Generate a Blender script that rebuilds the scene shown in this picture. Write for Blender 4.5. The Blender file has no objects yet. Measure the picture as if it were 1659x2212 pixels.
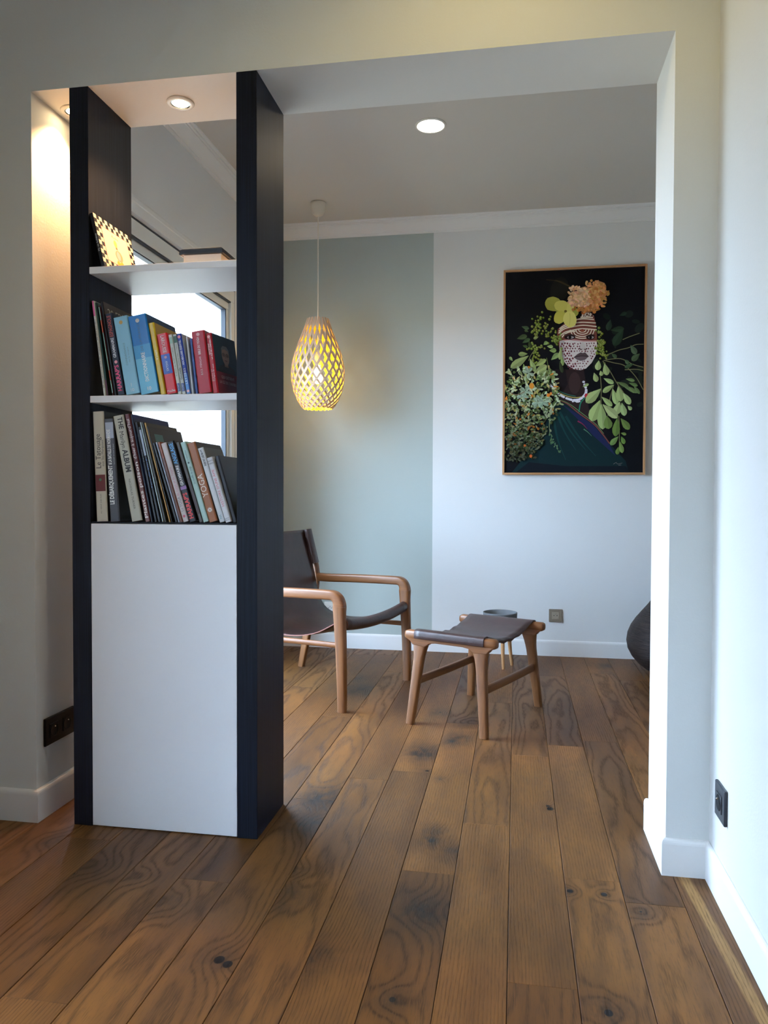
import bpy, bmesh, math, random
import numpy as np
from mathutils import Vector, Matrix

R = math.radians
SC = bpy.context.scene
COL = SC.collection

# ------------------------------------------------------------------ camera
CAM_H, CAM_D = 1.02, 2.1046
F_PX, YAW, PITCH, ROLL = 1631.29, -0.1683, -0.0248, 0.0032
cam_data = bpy.data.cameras.new('camera')
cam = bpy.data.objects.new('camera', cam_data)
COL.objects.link(cam)
fw = Vector((math.sin(YAW) * math.cos(PITCH), math.cos(YAW) * math.cos(PITCH), math.sin(PITCH)))
rt = Vector((math.cos(YAW), -math.sin(YAW), 0))
up = rt.cross(fw)
rt2 = math.cos(ROLL) * rt + math.sin(ROLL) * up
up2 = -math.sin(ROLL) * rt + math.cos(ROLL) * up
m = Matrix((rt2, up2, -fw)).transposed().to_4x4()
m.translation = (0, -CAM_D, CAM_H)
cam.matrix_world = m
cam_data.sensor_fit = 'HORIZONTAL'
cam_data.sensor_width = 36.0
cam_data.lens = F_PX / 1659 * 36.0
cam_data.clip_start = 0.02
SC.camera = cam

# ------------------------------------------------------------------ sky, exposure
world = bpy.data.worlds.new('sky')
SC.world = world
world.use_nodes = True
wn = world.node_tree.nodes
wn['Background'].inputs['Color'].default_value = (0.565, 0.73, 1.0, 1)
wn['Background'].inputs['Strength'].default_value = 19.0
SC.view_settings.view_transform = 'Standard'
SC.view_settings.look = 'None'
SC.view_settings.gamma = 1.0
SC.view_settings.use_curve_mapping = False
SC.view_settings.exposure = 0.58
try:
    SC.cycles.use_denoising = True
    SC.cycles.max_bounces = 10
    SC.cycles.diffuse_bounces = 6
    SC.cycles.transparent_max_bounces = 12
    SC.cycles.sample_clamp_indirect = 6.0
except Exception:
    pass
SPOT_W, LED_W, BULB_W, FILL_W = 33.0, 5.0, 2.4, 8.5

# ------------------------------------------------------------------ measurements of the place (metres)
XL, XR = -1.4459, 0.4122           # opening: left and right jamb
XW = 0.5223                        # right wall of the front room
ZT, TH = 2.2328, 0.2594            # opening height, wall thickness
YB = 2.7392                        # back wall
ZC = 2.765                         # ceiling
XBL, XBR = -1.57, 2.60             # back room side walls
XFL, YFR = -1.63, -5.0             # front room left and rear walls


# ------------------------------------------------------------------ helpers
def lin(c):
    if isinstance(c, str):
        c = c.lstrip('#')
        c = [int(c[i:i + 2], 16) for i in (0, 2, 4)]
    o = []
    for v in c[:3]:
        v = v / 255.0
        o.append(v / 12.92 if v <= 0.04045 else ((v + 0.055) / 1.055) ** 2.4)
    return (o[0], o[1], o[2], 1.0)


def new_mat(name):
    mt = bpy.data.materials.new(name)
    mt.use_nodes = True
    nt = mt.node_tree
    return mt, nt, nt.nodes['Principled BSDF']


def ND(nt, kind, **kw):
    n = nt.nodes.new(kind)
    for k, v in kw.items():
        setattr(n, k, v)
    return n


def setin(nt, sock, v):
    if hasattr(v, 'is_output') or isinstance(v, bpy.types.NodeSocket):
        nt.links.new(v, sock)
    else:
        sock.default_value = v


def MATH(nt, op, a, b=None, clamp=False):
    n = ND(nt, 'ShaderNodeMath', operation=op, use_clamp=clamp)
    setin(nt, n.inputs[0], a)
    if b is not None:
        setin(nt, n.inputs[1], b)
    return n.outputs[0]


def MIXC(nt, f, a, b, mode='MIX'):
    n = ND(nt, 'ShaderNodeMix', data_type='RGBA', blend_type=mode)
    setin(nt, n.inputs[0], f)
    setin(nt, n.inputs[6], a)
    setin(nt, n.inputs[7], b)
    return n.outputs[2]


def MAPR(nt, v, a, b, c=0.0, d=1.0):
    n = ND(nt, 'ShaderNodeMapRange')
    n.clamp = True
    setin(nt, n.inputs[0], v)
    n.inputs[1].default_value, n.inputs[2].default_value = a, b
    n.inputs[3].default_value, n.inputs[4].default_value = c, d
    return n.outputs[0]


def NOISE(nt, vec, scale, detail=2.0, rough=0.5, dist=0.0):
    n = ND(nt, 'ShaderNodeTexNoise')
    if vec is not None:
        nt.links.new(vec, n.inputs['Vector'])
    n.inputs['Scale'].default_value = scale
    n.inputs['Detail'].default_value = detail
    n.inputs['Roughness'].default_value = rough
    n.inputs['Distortion'].default_value = dist
    return n.outputs[0]


def VSCALE(nt, vec, s):
    n = ND(nt, 'ShaderNodeVectorMath', operation='MULTIPLY')
    nt.links.new(vec, n.inputs[0])
    n.inputs[1].default_value = s
    return n.outputs[0]


def OBJC(nt):
    return ND(nt, 'ShaderNodeTexCoord').outputs['Object']


def BUMP(nt, p, h, strength, dist=0.002):
    n = ND(nt, 'ShaderNodeBump')
    n.inputs['Strength'].default_value = strength
    n.inputs['Distance'].default_value = dist
    nt.links.new(h, n.inputs['Height'])
    nt.links.new(n.outputs[0], p.inputs['Normal'])


MC = {}


def plain(name, col, rough=0.5, metal=0.0, spec=0.5, bump=0.0, bscale=200.0, var=0.0, coat=0.0):
    """plain surface with a little procedural variation and relief"""
    if name in MC:
        return MC[name]
    mt, nt, p = new_mat(name)
    c = lin(col)
    p.inputs['Roughness'].default_value = rough
    p.inputs['Metallic'].default_value = metal
    p.inputs['Specular IOR Level'].default_value = spec
    p.inputs['Coat Weight'].default_value = coat
    oc = OBJC(nt)
    if var > 0:
        n = NOISE(nt, oc, 6.0, 3.0)
        f = MAPR(nt, n, 0.3, 0.7)
        dk = tuple(v * (1 - var) for v in c[:3]) + (1,)
        nt.links.new(MIXC(nt, f, c, dk), p.inputs['Base Color'])
    else:
        p.inputs['Base Color'].default_value = c
    if bump > 0:
        BUMP(nt, p, NOISE(nt, oc, bscale, 3.0), bump)
    MC[name] = mt
    return mt


def emit(name, col, strength):
    if name in MC:
        return MC[name]
    mt, nt, p = new_mat(name)
    p.inputs['Base Color'].default_value = lin(col)
    p.inputs['Emission Color'].default_value = lin(col)
    p.inputs['Emission Strength'].default_value = strength
    MC[name] = mt
    return mt


def wood(name, c1, c2, rough=0.42, axis=2, scale=1.0, c3=None):
    """furniture wood with grain running along one local axis"""
    if name in MC:
        return MC[name]
    mt, nt, p = new_mat(name)
    oc = OBJC(nt)
    s = [26.0 * scale] * 3
    s[axis] = 1.6 * scale
    v = VSCALE(nt, oc, s)
    n = NOISE(nt, v, 1.0, 5.0, 0.6, 0.8)
    s2 = [160.0 * scale] * 3
    s2[axis] = 5.0 * scale
    fine = NOISE(nt, VSCALE(nt, oc, s2), 1.0, 2.0)
    f = MATH(nt, 'ADD', MATH(nt, 'MULTIPLY', n, 0.7), MATH(nt, 'MULTIPLY', fine, 0.3))
    f = MAPR(nt, f, 0.32, 0.68)
    nt.links.new(MIXC(nt, f, lin(c1), lin(c2)), p.inputs['Base Color'])
    p.inputs['Roughness'].default_value = rough
    BUMP(nt, p, fine, 0.12, 0.001)
    MC[name] = mt
    return mt


class MB:
    """collects shapes and links them as ONE mesh object"""

    def __init__(s):
        s.v, s.f, s.mi, s.sm = [], [], [], []

    def add(s, verts, faces, mi=0, smooth=False):
        b = len(s.v)
        s.v += [tuple(v) for v in verts]
        for fc in faces:
            s.f.append(tuple(b + i for i in fc))
            s.mi.append(mi)
            s.sm.append(smooth)
        return s

    def box(s, x0, x1, y0, y1, z0, z1, mi=0, faces_mi=None):
        v = [(x0, y0, z0), (x1, y0, z0), (x1, y1, z0), (x0, y1, z0), (x0, y0, z1), (x1, y0, z1), (x1, y1, z1), (x0, y1, z1)]
        f = [(0, 3, 2, 1), (4, 5, 6, 7), (0, 1, 5, 4), (1, 2, 6, 5), (2, 3, 7, 6), (3, 0, 4, 7)]  # -z +z -y +x +y -x
        if faces_mi:
            b = len(s.v)
            s.v += v
            for fc, k in zip(f, faces_mi):
                s.f.append(tuple(b + i for i in fc)); s.mi.append(k); s.sm.append(False)
            return s
        return s.add(v, f, mi)

    def lathe(s, prof, n=32, mi=0, cx=0, cy=0, cap0=True, cap1=True, smooth=True, axis='z'):
        b0 = []
        vs = []
        for (r, z) in prof:
            for i in range(n):
                a = 2 * math.pi * i / n
                p = (cx + r * math.cos(a), cy + r * math.sin(a), z)
                if axis == 'y':
                    p = (p[0], z, p[1])
                elif axis == 'x':
                    p = (z, p[0], p[1])
                vs.append(p)
        fs = []
        for k in range(len(prof) - 1):
            for i in range(n):
                j = (i + 1) % n
                q = (k * n + i, k * n + j, (k + 1) * n + j, (k + 1) * n + i)
                fs.append(q if axis == 'z' else q)
        s.add(vs, fs, mi, smooth)
        base = len(s.v) - len(vs)
        if cap0:
            s.add(vs[:n], [tuple(reversed(range(n)))], mi)
        if cap1:
            s.add(vs[-n:], [tuple(range(n))], mi)
        return s

    def sweep(s, pts, side, sizes, mi=0, n=20, ex=4.0, smooth=True, cap_round=False):
        """superellipse section swept along pts; side = constant section axis, sizes = (width along side, height)"""
        side = Vector(side).normalized()
        pts = [Vector(p) for p in pts]
        if not isinstance(sizes, list):
            sizes = [sizes] * len(pts)
        vs = []
        for i, p in enumerate(pts):
            t = (pts[min(i + 1, len(pts) - 1)] - pts[max(i - 1, 0)]).normalized()
            a = (side - side.dot(t) * t).normalized()
            b = t.cross(a)
            w, h = sizes[i]
            for k in range(n):
                th = 2 * math.pi * k / n
                c, d = math.cos(th), math.sin(th)
                x = math.copysign(abs(c) ** (2 / ex), c) * w / 2
                y = math.copysign(abs(d) ** (2 / ex), d) * h / 2
                vs.append(p + a * x + b * y)
        fs = []
        for i in range(len(pts) - 1):
            for k in range(n):
                j = (k + 1) % n
                fs.append((i * n + k, i * n + j, (i + 1) * n + j, (i + 1) * n + k))
        s.add(vs, fs, mi, smooth)
        base = len(s.v) - len(vs)
        s.add(vs[:n], [tuple(reversed(range(n)))], mi)
        s.add(vs[-n:], [tuple(range(n))], mi)
        return s

    def tube(s, pts, r, n=10, mi=0):
        t = (Vector(pts[-1]) - Vector(pts[0])).normalized()
        ref = Vector((1, 0, 0)) if abs(t.x) < 0.8 else Vector((0, 1, 0))
        return s.sweep(pts, ref, (2 * r, 2 * r), mi, n, 2.0)

    def prism(s, prof, x0, x1, axis='x', mi=0):
        """closed profile [(a, b)] extruded along an axis; a,b are the two other axes in order"""
        n = len(prof)

        def P(a, b, t):
            return {'x': (t, a, b), 'y': (a, t, b), 'z': (a, b, t)}[axis]
        vs = [P(a, b, x0) for a, b in prof] + [P(a, b, x1) for a, b in prof]
        fs = [(i, (i + 1) % n, n + (i + 1) % n, n + i) for i in range(n)]
        fs += [tuple(reversed(range(n))), tuple(range(n, 2 * n))]
        return s.add(vs, fs, mi)

    def build(s, name, mats, parent=None, bevel=0.0, loc=None, weld=True, seg=2, recalc=True):
        me = bpy.data.meshes.new(name)
        me.from_pydata(s.v, [], s.f)
        if not isinstance(mats, (list, tuple)):
            mats = [mats]
        for mt in mats:
            me.materials.append(mt)
        me.polygons.foreach_set('material_index', s.mi)
        me.polygons.foreach_set('use_smooth', s.sm)
        if recalc:
            bm = bmesh.new()
            bm.from_mesh(me)
            bmesh.ops.recalc_face_normals(bm, faces=bm.faces)
            bm.to_mesh(me)
            bm.free()
        me.update()
        return link(name, me, parent, bevel, loc, seg)


def link(name, me, parent=None, bevel=0.0, loc=None, seg=2):
    o = bpy.data.objects.new(name, me)
    COL.objects.link(o)
    if parent is not None:
        o.parent = parent
    if loc is not None:
        o.location = loc
    if bevel > 0:
        md = o.modifiers.new('edge', 'BEVEL')
        md.width = bevel
        md.segments = seg
        md.limit_method = 'ANGLE'
        md.angle_limit = R(40)
    return o


def thing(name, label, cat, loc=(0, 0, 0), rz=0.0, group=None):
    o = bpy.data.objects.new(name, None)
    COL.objects.link(o)
    o.location = loc
    o.rotation_euler = (0, 0, rz)
    o.empty_display_size = 0.05
    o['label'] = label
    o['category'] = cat
    if group:
        o['group'] = group
    return o


def struct(o):
    o['kind'] = 'structure'
    return o


def spline(pts, n):
    """Catmull-Rom resample"""
    pts = [Vector(p) for p in pts]
    P = [2 * pts[0] - pts[1]] + pts + [2 * pts[-1] - pts[-2]]
    out = []
    for i in range(1, len(P) - 2):
        for k in range(n):
            t = k / n
            a, b, c, d = P[i - 1], P[i], P[i + 1], P[i + 2]
            out.append(0.5 * ((2 * b) + (-a + c) * t + (2 * a - 5 * b + 4 * c - d) * t * t + (-a + 3 * b - 3 * c + d) * t ** 3))
    out.append(pts[-1])
    return out


# ------------------------------------------------------------------ wall paints
def paint(name, col, bump=0.12, var=0.03, rough=0.75):
    if name in MC:
        return MC[name]
    mt, nt, p = new_mat(name)
    c = lin(col)
    oc = OBJC(nt)
    n = NOISE(nt, oc, 1.7, 3.0)
    dk = tuple(v * (1 - var) for v in c[:3]) + (1,)
    nt.links.new(MIXC(nt, n, c, dk), p.inputs['Base Color'])
    p.inputs['Roughness'].default_value = rough
    p.inputs['Specular IOR Level'].default_value = 0.3
    h = NOISE(nt, oc, 130.0, 3.0, 0.6)
    BUMP(nt, p, h, bump, 0.003)
    MC[name] = mt
    return mt


M_WHITE = paint('white_wall_paint', (226, 226, 222))
M_FRONT = paint('pale_sage_wall_paint', (219, 222, 220))
M_RIGHT = paint('dimmed_white_wall_paint', (206, 206, 203))  # white wall paint, darkened to hold back the strong light on this wall
M_SAGE = paint('sage_green_wall_paint', (174, 184, 180))
M_BACK = paint('off_white_wall_paint', (223, 224, 223))
M_CEIL = paint('ceiling_paint', (208, 204, 196), bump=0.05)
M_TRIM = plain('white_trim_paint', (232, 233, 232), rough=0.35, bump=0.04, bscale=60)

# ------------------------------------------------------------------ floor: oak boards laid one by one
# dark knots and smoky patches: x, y, radius, halo radius, halo strength, board index


def board_edge(k, y):
    return -0.004 + k * 0.1437 + (y + 0.65) * 0.0050


KNOTS = [  # world x, y, black radius, halo radius, halo strength
    (-0.226, 0.083, 0.0095, 0.045, 0.8),
    (-0.624, -0.562, 0.012, 0.045, 0.55),
    (-0.600, -0.574, 0.011, 0.03, 0.5),
    (0.153, -0.136, 0.008, 0.018, 0.4),
    (0.238, -0.138, 0.008, 0.02, 0.35),
    (0.194, -0.591, 0.009, 0.04, 0.75),
    (0.317, -0.204, 0.003, 0.03, 0.6),
    (-0.231, -0.625, 0.007, 0.035, 0.6),
    (-0.206, -0.296, 0.003, 0.055, 0.9),
    (-0.237, 0.986, 0.011, 0.045, 0.8),
    (-0.324, 1.387, 0.007, 0.045, 0.6),
    (-0.335, 0.827, 0, 0.07, 1.0),
    (-0.211, 1.020, 0, 0.055, 0.8),
    (-0.765, 1.716, 0, 0.085, 0.85),
    (-0.840, 1.952, 0, 0.06, 0.7),
    (-0.618, 0.322, 0, 0.075, 1.0),
    (-0.602, 0.119, 0, 0.065, 0.9),
    (0.128, 0.374, 0.011, 0.02, 0.4),
    (0.122, 0.395, 0.007, 0.02, 0.4),
    (-0.302, 0.637, 0.006, 0.02, 0.5),
    (-0.248, 0.564, 0.004, 0.02, 0.5),
    (-0.226, 0.147, 0, 0.035, 0.8),
    (-0.155, 0.022, 0, 0.045, 0.8),
    (-0.576, -0.288, 0, 0.055, 0.8),
    (-0.586, 0.139, 0, 0.05, 0.9),
    (-0.430, -0.513, 0, 0.055, 0.8),
    (-1.151, -0.276, 0.005, 0.012, 0.4),
    (-1.316, -0.116, 0, 0.045, 0.6),
    (-1.104, -0.226, 0, 0.05, 0.5),
    (-0.838, -0.367, 0, 0.05, 0.5),
    (-0.962, -0.255, 0, 0.04, 0.4),
    (0.561, 2.517, 0, 0.045, 0.7),
    (-0.569, -0.155, 0, 0.04, 0.7),
    (-0.190, 1.256, 0, 0.05, 0.6),
]


def oak_floor():
    mt, nt, p = new_mat('smoked_oak_boards')
    tc = ND(nt, 'ShaderNodeTexCoord')
    oi = ND(nt, 'ShaderNodeObjectInfo')
    geo = ND(nt, 'ShaderNodeNewGeometry')
    rnd = oi.outputs['Random']
    wn_ = ND(nt, 'ShaderNodeTexWhiteNoise', noise_dimensions='1D')
    nt.links.new(rnd, wn_.inputs['W'])
    sepc = ND(nt, 'ShaderNodeSeparateColor')
    nt.links.new(wn_.outputs['Color'], sepc.inputs[0])
    r1, r2, r3 = sepc.outputs[0], sepc.outputs[1], sepc.outputs[2]
    sep = ND(nt, 'ShaderNodeSeparateXYZ')
    nt.links.new(tc.outputs['Object'], sep.inputs[0])
    x, y = sep.outputs[0], sep.outputs[1]
    # knots of this board
    seploc = ND(nt, 'ShaderNodeSeparateXYZ')
    nt.links.new(oi.outputs['Location'], seploc.inputs[0])
    halo, hole, push = None, None, None
    for (kx, ky, kr, hr, hs) in KNOTS:
        k = math.floor((kx - board_edge(0, ky)) / 0.1437)
        ccx = board_edge(k, 0) + 0.1437 / 2
        ok = MATH(nt, 'LESS_THAN', MATH(nt, 'ABSOLUTE', MATH(nt, 'SUBTRACT', seploc.outputs[0], ccx)), 0.05)
        d = ND(nt, 'ShaderNodeVectorMath', operation='SUBTRACT')
        nt.links.new(geo.outputs['Position'], d.inputs[0])
        d.inputs[1].default_value = (kx, ky, 0)
        d2 = VSCALE(nt, d.outputs[0], (1.0, 0.85, 0.0))
        ln = ND(nt, 'ShaderNodeVectorMath', operation='LENGTH')
        nt.links.new(d2, ln.inputs[0])
        L = ln.outputs['Value']
        g = MATH(nt, 'MULTIPLY', MATH(nt, 'POWER', 2.718, MATH(nt, 'MULTIPLY', MATH(nt, 'MULTIPLY', L, L), -0.62 / (hr * hr))), ok)
        hv = MATH(nt, 'MULTIPLY', g, hs)
        halo = hv if halo is None else MATH(nt, 'MAXIMUM', halo, hv)
        push = g if push is None else MATH(nt, 'MAXIMUM', push, g)
        if kr > 0:
            e = MATH(nt, 'MULTIPLY', MAPR(nt, L, kr * 0.88, kr * 1.05, 1.0, 0.0), ok)
            hole = e if hole is None else MATH(nt, 'MAXIMUM', hole, e)
    off = ND(nt, 'ShaderNodeCombineXYZ')
    nt.links.new(MATH(nt, 'MULTIPLY', r1, 31.0), off.inputs[0])
    nt.links.new(MATH(nt, 'MULTIPLY', r2, 57.0), off.inputs[1])
    nt.links.new(MATH(nt, 'MULTIPLY', r3, 13.0), off.inputs[2])
    addv = ND(nt, 'ShaderNodeVectorMath', operation='ADD')
    nt.links.new(tc.outputs['Object'], addv.inputs[0])
    nt.links.new(off.outputs[0], addv.inputs[1])
    P = addv.outputs[0]
    warp = NOISE(nt, VSCALE(nt, P, (7.0, 1.3, 1.0)), 1.0, 2.0, 0.5)
    warp2 = NOISE(nt, VSCALE(nt, P, (30.0, 6.0, 1.0)), 1.0, 2.0, 0.5)
    # cathedral rings: contour lines of a long ridge; straight grain: lines along the board
    xc = MATH(nt, 'ADD', x, MATH(nt, 'MULTIPLY', MATH(nt, 'SUBTRACT', r2, 0.5), 0.08))
    cath = MATH(nt, 'ADD', MATH(nt, 'MULTIPLY', MATH(nt, 'MULTIPLY', xc, xc), 260.0), MATH(nt, 'MULTIPLY', y, 1.5))
    cath = MATH(nt, 'ADD', cath, MATH(nt, 'MULTIPLY', warp, 5.5))
    cath = MATH(nt, 'ADD', cath, MATH(nt, 'MULTIPLY', warp2, 0.7))
    strt = MATH(nt, 'ADD', MATH(nt, 'MULTIPLY', x, 120.0), MATH(nt, 'MULTIPLY', warp, 4.0))
    strt = MATH(nt, 'ADD', strt, MATH(nt, 'MULTIPLY', warp2, 1.0))
    sel = MATH(nt, 'GREATER_THAN', r3, 0.52)
    fld = ND(nt, 'ShaderNodeMix', data_type='FLOAT')
    nt.links.new(sel, fld.inputs[0]); nt.links.new(cath, fld.inputs[2]); nt.links.new(strt, fld.inputs[3])
    fld = MATH(nt, 'ADD', fld.outputs[0], MATH(nt, 'MULTIPLY', push, 2.6))
    sn = MATH(nt, 'SINE', MATH(nt, 'MULTIPLY', fld, 6.2832))
    line = MATH(nt, 'POWER', MATH(nt, 'MULTIPLY', MATH(nt, 'ADD', sn, 1.0), 0.5), 3.2)
    # pores: fine dashes along the board
    pore = NOISE(nt, VSCALE(nt, P, (420.0, 26.0, 1.0)), 1.0, 2.0, 0.6)
    porem = MAPR(nt, pore, 0.52, 0.66)
    line = MATH(nt, 'MULTIPLY', line, MAPR(nt, pore, 0.34, 0.56, 0.25, 1.0))
    broad = NOISE(nt, VSCALE(nt, P, (9.0, 1.6, 1.0)), 1.0, 4.0, 0.6)
    smoke = NOISE(nt, VSCALE(nt, P, (5.0, 3.0, 1.0)), 1.0, 3.0, 0.6, 0.6)
    base = MIXC(nt, MAPR(nt, broad, 0.32, 0.70), lin((140, 96, 51)), lin((100, 67, 36)))
    tone = MIXC(nt, r1, lin((206, 202, 192)), lin((250, 246, 232)))
    base = MIXC(nt, 1.0, base, tone, 'MULTIPLY')
    # pale sapwood streak along one edge of some boards
    sap = MATH(nt, 'MULTIPLY', MAPR(nt, MATH(nt, 'ADD', MATH(nt, 'MULTIPLY', x, -1.0), MATH(nt, 'MULTIPLY', MATH(nt, 'SUBTRACT', warp, 0.5), 0.10)), 0.045, 0.060),
               MATH(nt, 'GREATER_THAN', r2, 0.97))
    wsep = ND(nt, 'ShaderNodeSeparateXYZ')
    nt.links.new(geo.outputs['Position'], wsep.inputs[0])
    cxs = MATH(nt, 'ADD', MATH(nt, 'MULTIPLY', wsep.outputs[1], -0.052), 0.459)
    dxs = MATH(nt, 'ABSOLUTE', MATH(nt, 'SUBTRACT', MATH(nt, 'ADD', wsep.outputs[0], MATH(nt, 'MULTIPLY', MATH(nt, 'SUBTRACT', warp, 0.5), 0.022)), cxs))
    on10 = MATH(nt, 'LESS_THAN', MATH(nt, 'ABSOLUTE', MATH(nt, 'SUBTRACT', seploc.outputs[0], board_edge(3, 0) + 0.0718)), 0.05)
    nr = MATH(nt, 'MULTIPLY', MAPR(nt, dxs, 0.010, 0.017, 1.0, 0.0), MATH(nt, 'MULTIPLY', on10, MATH(nt, 'LESS_THAN', wsep.outputs[1], 0.3)))
    sap = MATH(nt, 'MAXIMUM', sap, nr)
    base = MIXC(nt, MATH(nt, 'MULTIPLY', sap, 0.7), base, lin((172, 132, 78)))
    base = MIXC(nt, MATH(nt, 'MULTIPLY', MAPR(nt, smoke, 0.56, 0.74), 0.38), base, lin((60, 41, 26)))
    base = MIXC(nt, MATH(nt, 'MULTIPLY', line, MAPR(nt, MATH(nt, 'ADD', sel, MATH(nt, 'MULTIPLY', r1, 0.8)), 0.0, 1.8, 0.72, 0.30)), base, lin((48, 32, 20)))
    base = MIXC(nt, MATH(nt, 'MULTIPLY', porem, 0.32), base, lin((58, 38, 22)))
    hn = MATH(nt, 'MULTIPLY', halo, MAPR(nt, NOISE(nt, VSCALE(nt, P, (40.0, 22.0, 1.0)), 1.0, 3.0, 0.65), 0.30, 0.62, 0.35, 1.0))
    base = MIXC(nt, MATH(nt, 'MULTIPLY', hn, 1.15, clamp=True), base, lin((31, 25, 20)))
    hole = MATH(nt, 'MULTIPLY', hole, 1.0)
    base = MIXC(nt, hole, base, lin((14, 15, 18)))
    nt.links.new(base, p.inputs['Base Color'])
    p.inputs['Roughness'].default_value = 0.42
    nt.links.new(MAPR(nt, line, 0.0, 1.0, 0.46, 0.62), p.inputs['Roughness'])
    p.inputs['Specular IOR Level'].default_value = 0.28
    hgt = MATH(nt, 'SUBTRACT', 1.0, MATH(nt, 'ADD', MATH(nt, 'MULTIPLY', line, 0.6), MATH(nt, 'MULTIPLY', porem, 0.5)))
    BUMP(nt, p, hgt, 0.25, 0.0012)
    return mt


M_OAK = oak_floor()
M_SUB = plain('dark_subfloor', (16, 12, 9), rough=0.9, var=0.2)
floor = struct(MB().box(-4.0, 4.0, -5.2, 3.2, -0.08, -0.012).build('floor', M_SUB))
JOINTS = {-1: [.22], 0: [-.53], -2: [-.104], 1: [-.068, 1.01, 2.195], 2: [1.089], -3: [.618], -4: [.52], -6: [1.239, -.249],
          -9: [-.08], 4: [2.171], 3: [2.3], -7: [-.75], -5: [-1.1]}
rng = random.Random(11)


def plank_mesh(k, y0, y1):
    """one board with eased edges; local origin at its centre"""
    g = 0.0007
    cxx, cyy = board_edge(k, 0) + 0.1437 / 2, (y0 + y1) / 2
    b = 0.0011
    dz = rng.uniform(-0.0003, 0.0)

    def ring(ins, z):
        return [(board_edge(k, y0) + g + ins - cxx, y0 + g * .3 + ins * .4 - cyy, z), (board_edge(k + 1, y0) - g - ins - cxx, y0 + g * .3 + ins * .4 - cyy, z),
                (board_edge(k + 1, y1) - g - ins - cxx, y1 - g * .3 - ins * .4 - cyy, z), (board_edge(k, y1) + g + ins - cxx, y1 - g * .3 - ins * .4 - cyy, z)]
    v = ring(0, -0.012) + ring(0, dz - b) + ring(b, dz)
    f = [(3, 2, 1, 0), (8, 9, 10, 11)]
    for a in (0, 4):
        for i in range(4):
            j = (i + 1) % 4
            f.append((a + i, a + j, a + 4 + j, a + 4 + i))
    me = bpy.data.meshes.new('plank')
    me.from_pydata(v, [], f)
    me.materials.append(M_OAK)
    return me, (cxx, cyy, 0)


for k in range(-12, 19):
    js = sorted(JOINTS.get(k, []))
    if not js:
        js = [rng.uniform(-0.9, 2.2)]
    while js[0] > -4.0:
        js.insert(0, js[0] - rng.uniform(1.15, 1.9))
    while js[-1] < 1.9:
        js.append(js[-1] + rng.uniform(1.2, 1.9))
    ys = [-5.0] + [j for j in js if -4.8 < j < YB - 0.15] + [YB]
    if k >= 4:
        pass
    for a, b_ in zip(ys[:-1], ys[1:]):
        me, c = plank_mesh(k, a, b_)
        link('plank', me, floor, loc=c)

# ------------------------------------------------------------------ walls, ceilings
# opening wall (its faces: -z +z -y +x +y -x)
w = MB()
w.box(-2.2, XL, 0, TH, 0, ZC, faces_mi=[1, 1, 0, 1, 1, 1])
w.box(XL, XR, 0, TH, ZT, ZC, faces_mi=[1, 1, 0, 1, 1, 1])
w.box(XR, 3.0, 0, TH, 0, ZC, faces_mi=[1, 1, 0, 1, 1, 1])
struct(w.build('wall_front', [M_FRONT, M_WHITE], recalc=False))
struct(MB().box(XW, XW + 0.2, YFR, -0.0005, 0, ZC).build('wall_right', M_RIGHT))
struct(MB().box(-2.4, 2.0, YFR - 0.2, YFR, 0, ZC).build('wall_rear', M_WHITE))
XP = -0.5067
w = MB()
w.box(XBL - 0.25, XP, YB, YB + 0.2, 0, ZC, mi=0)
w.box(XP, XBR + 0.2, YB, YB + 0.2, 0, ZC, mi=1)
struct(w.build('wall_back', [M_SAGE, M_BACK], recalc=False))
struct(MB().box(XBR, XBR + 0.2, TH, YB, 0, ZC).build('wall_back_right', M_WHITE))
struct(MB().box(-2.4, 2.0, YFR, TH, ZC, ZC + 0.15).build('ceiling', M_CEIL))
struct(MB().box(XBL - 0.25, 3.0, TH, YB + 0.2, ZC, ZC + 0.15).build('ceiling_back', M_CEIL))
# back-room window wall (left)
WY0, WY1, WZ1 = 0.36, 2.035, 2.175
w = MB()
w.box(XBL - 0.25, XBL, TH, WY0, 0, ZC)
w.box(XBL - 0.25, XBL, WY0, WY1, WZ1, ZC)
w.box(XBL - 0.25, XBL, WY1, YB, 0, ZC)
struct(w.build('wall_back_left', M_BACK, recalc=False))
# front-room window wall (left, outside the frame, lets the daylight in)
FY0, FY1, FZ1 = -2.06, -1.00, 2.10
w = MB()
w.box(XFL - 0.25, XFL, YFR, FY0, 0, ZC)
w.box(XFL - 0.25, XFL, FY0, FY1, FZ1, ZC)
w.box(XFL - 0.25, XFL, FY1, -0.0005, 0, ZC)
struct(w.build('wall_left', M_WHITE, recalc=False))

M_UPVC = plain('white_window_frame', (228, 230, 226), rough=0.3, spec=0.5, var=0.02)
M_GASKET = plain('dark_gasket', (48, 56, 66), rough=0.5, var=0.1)


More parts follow.
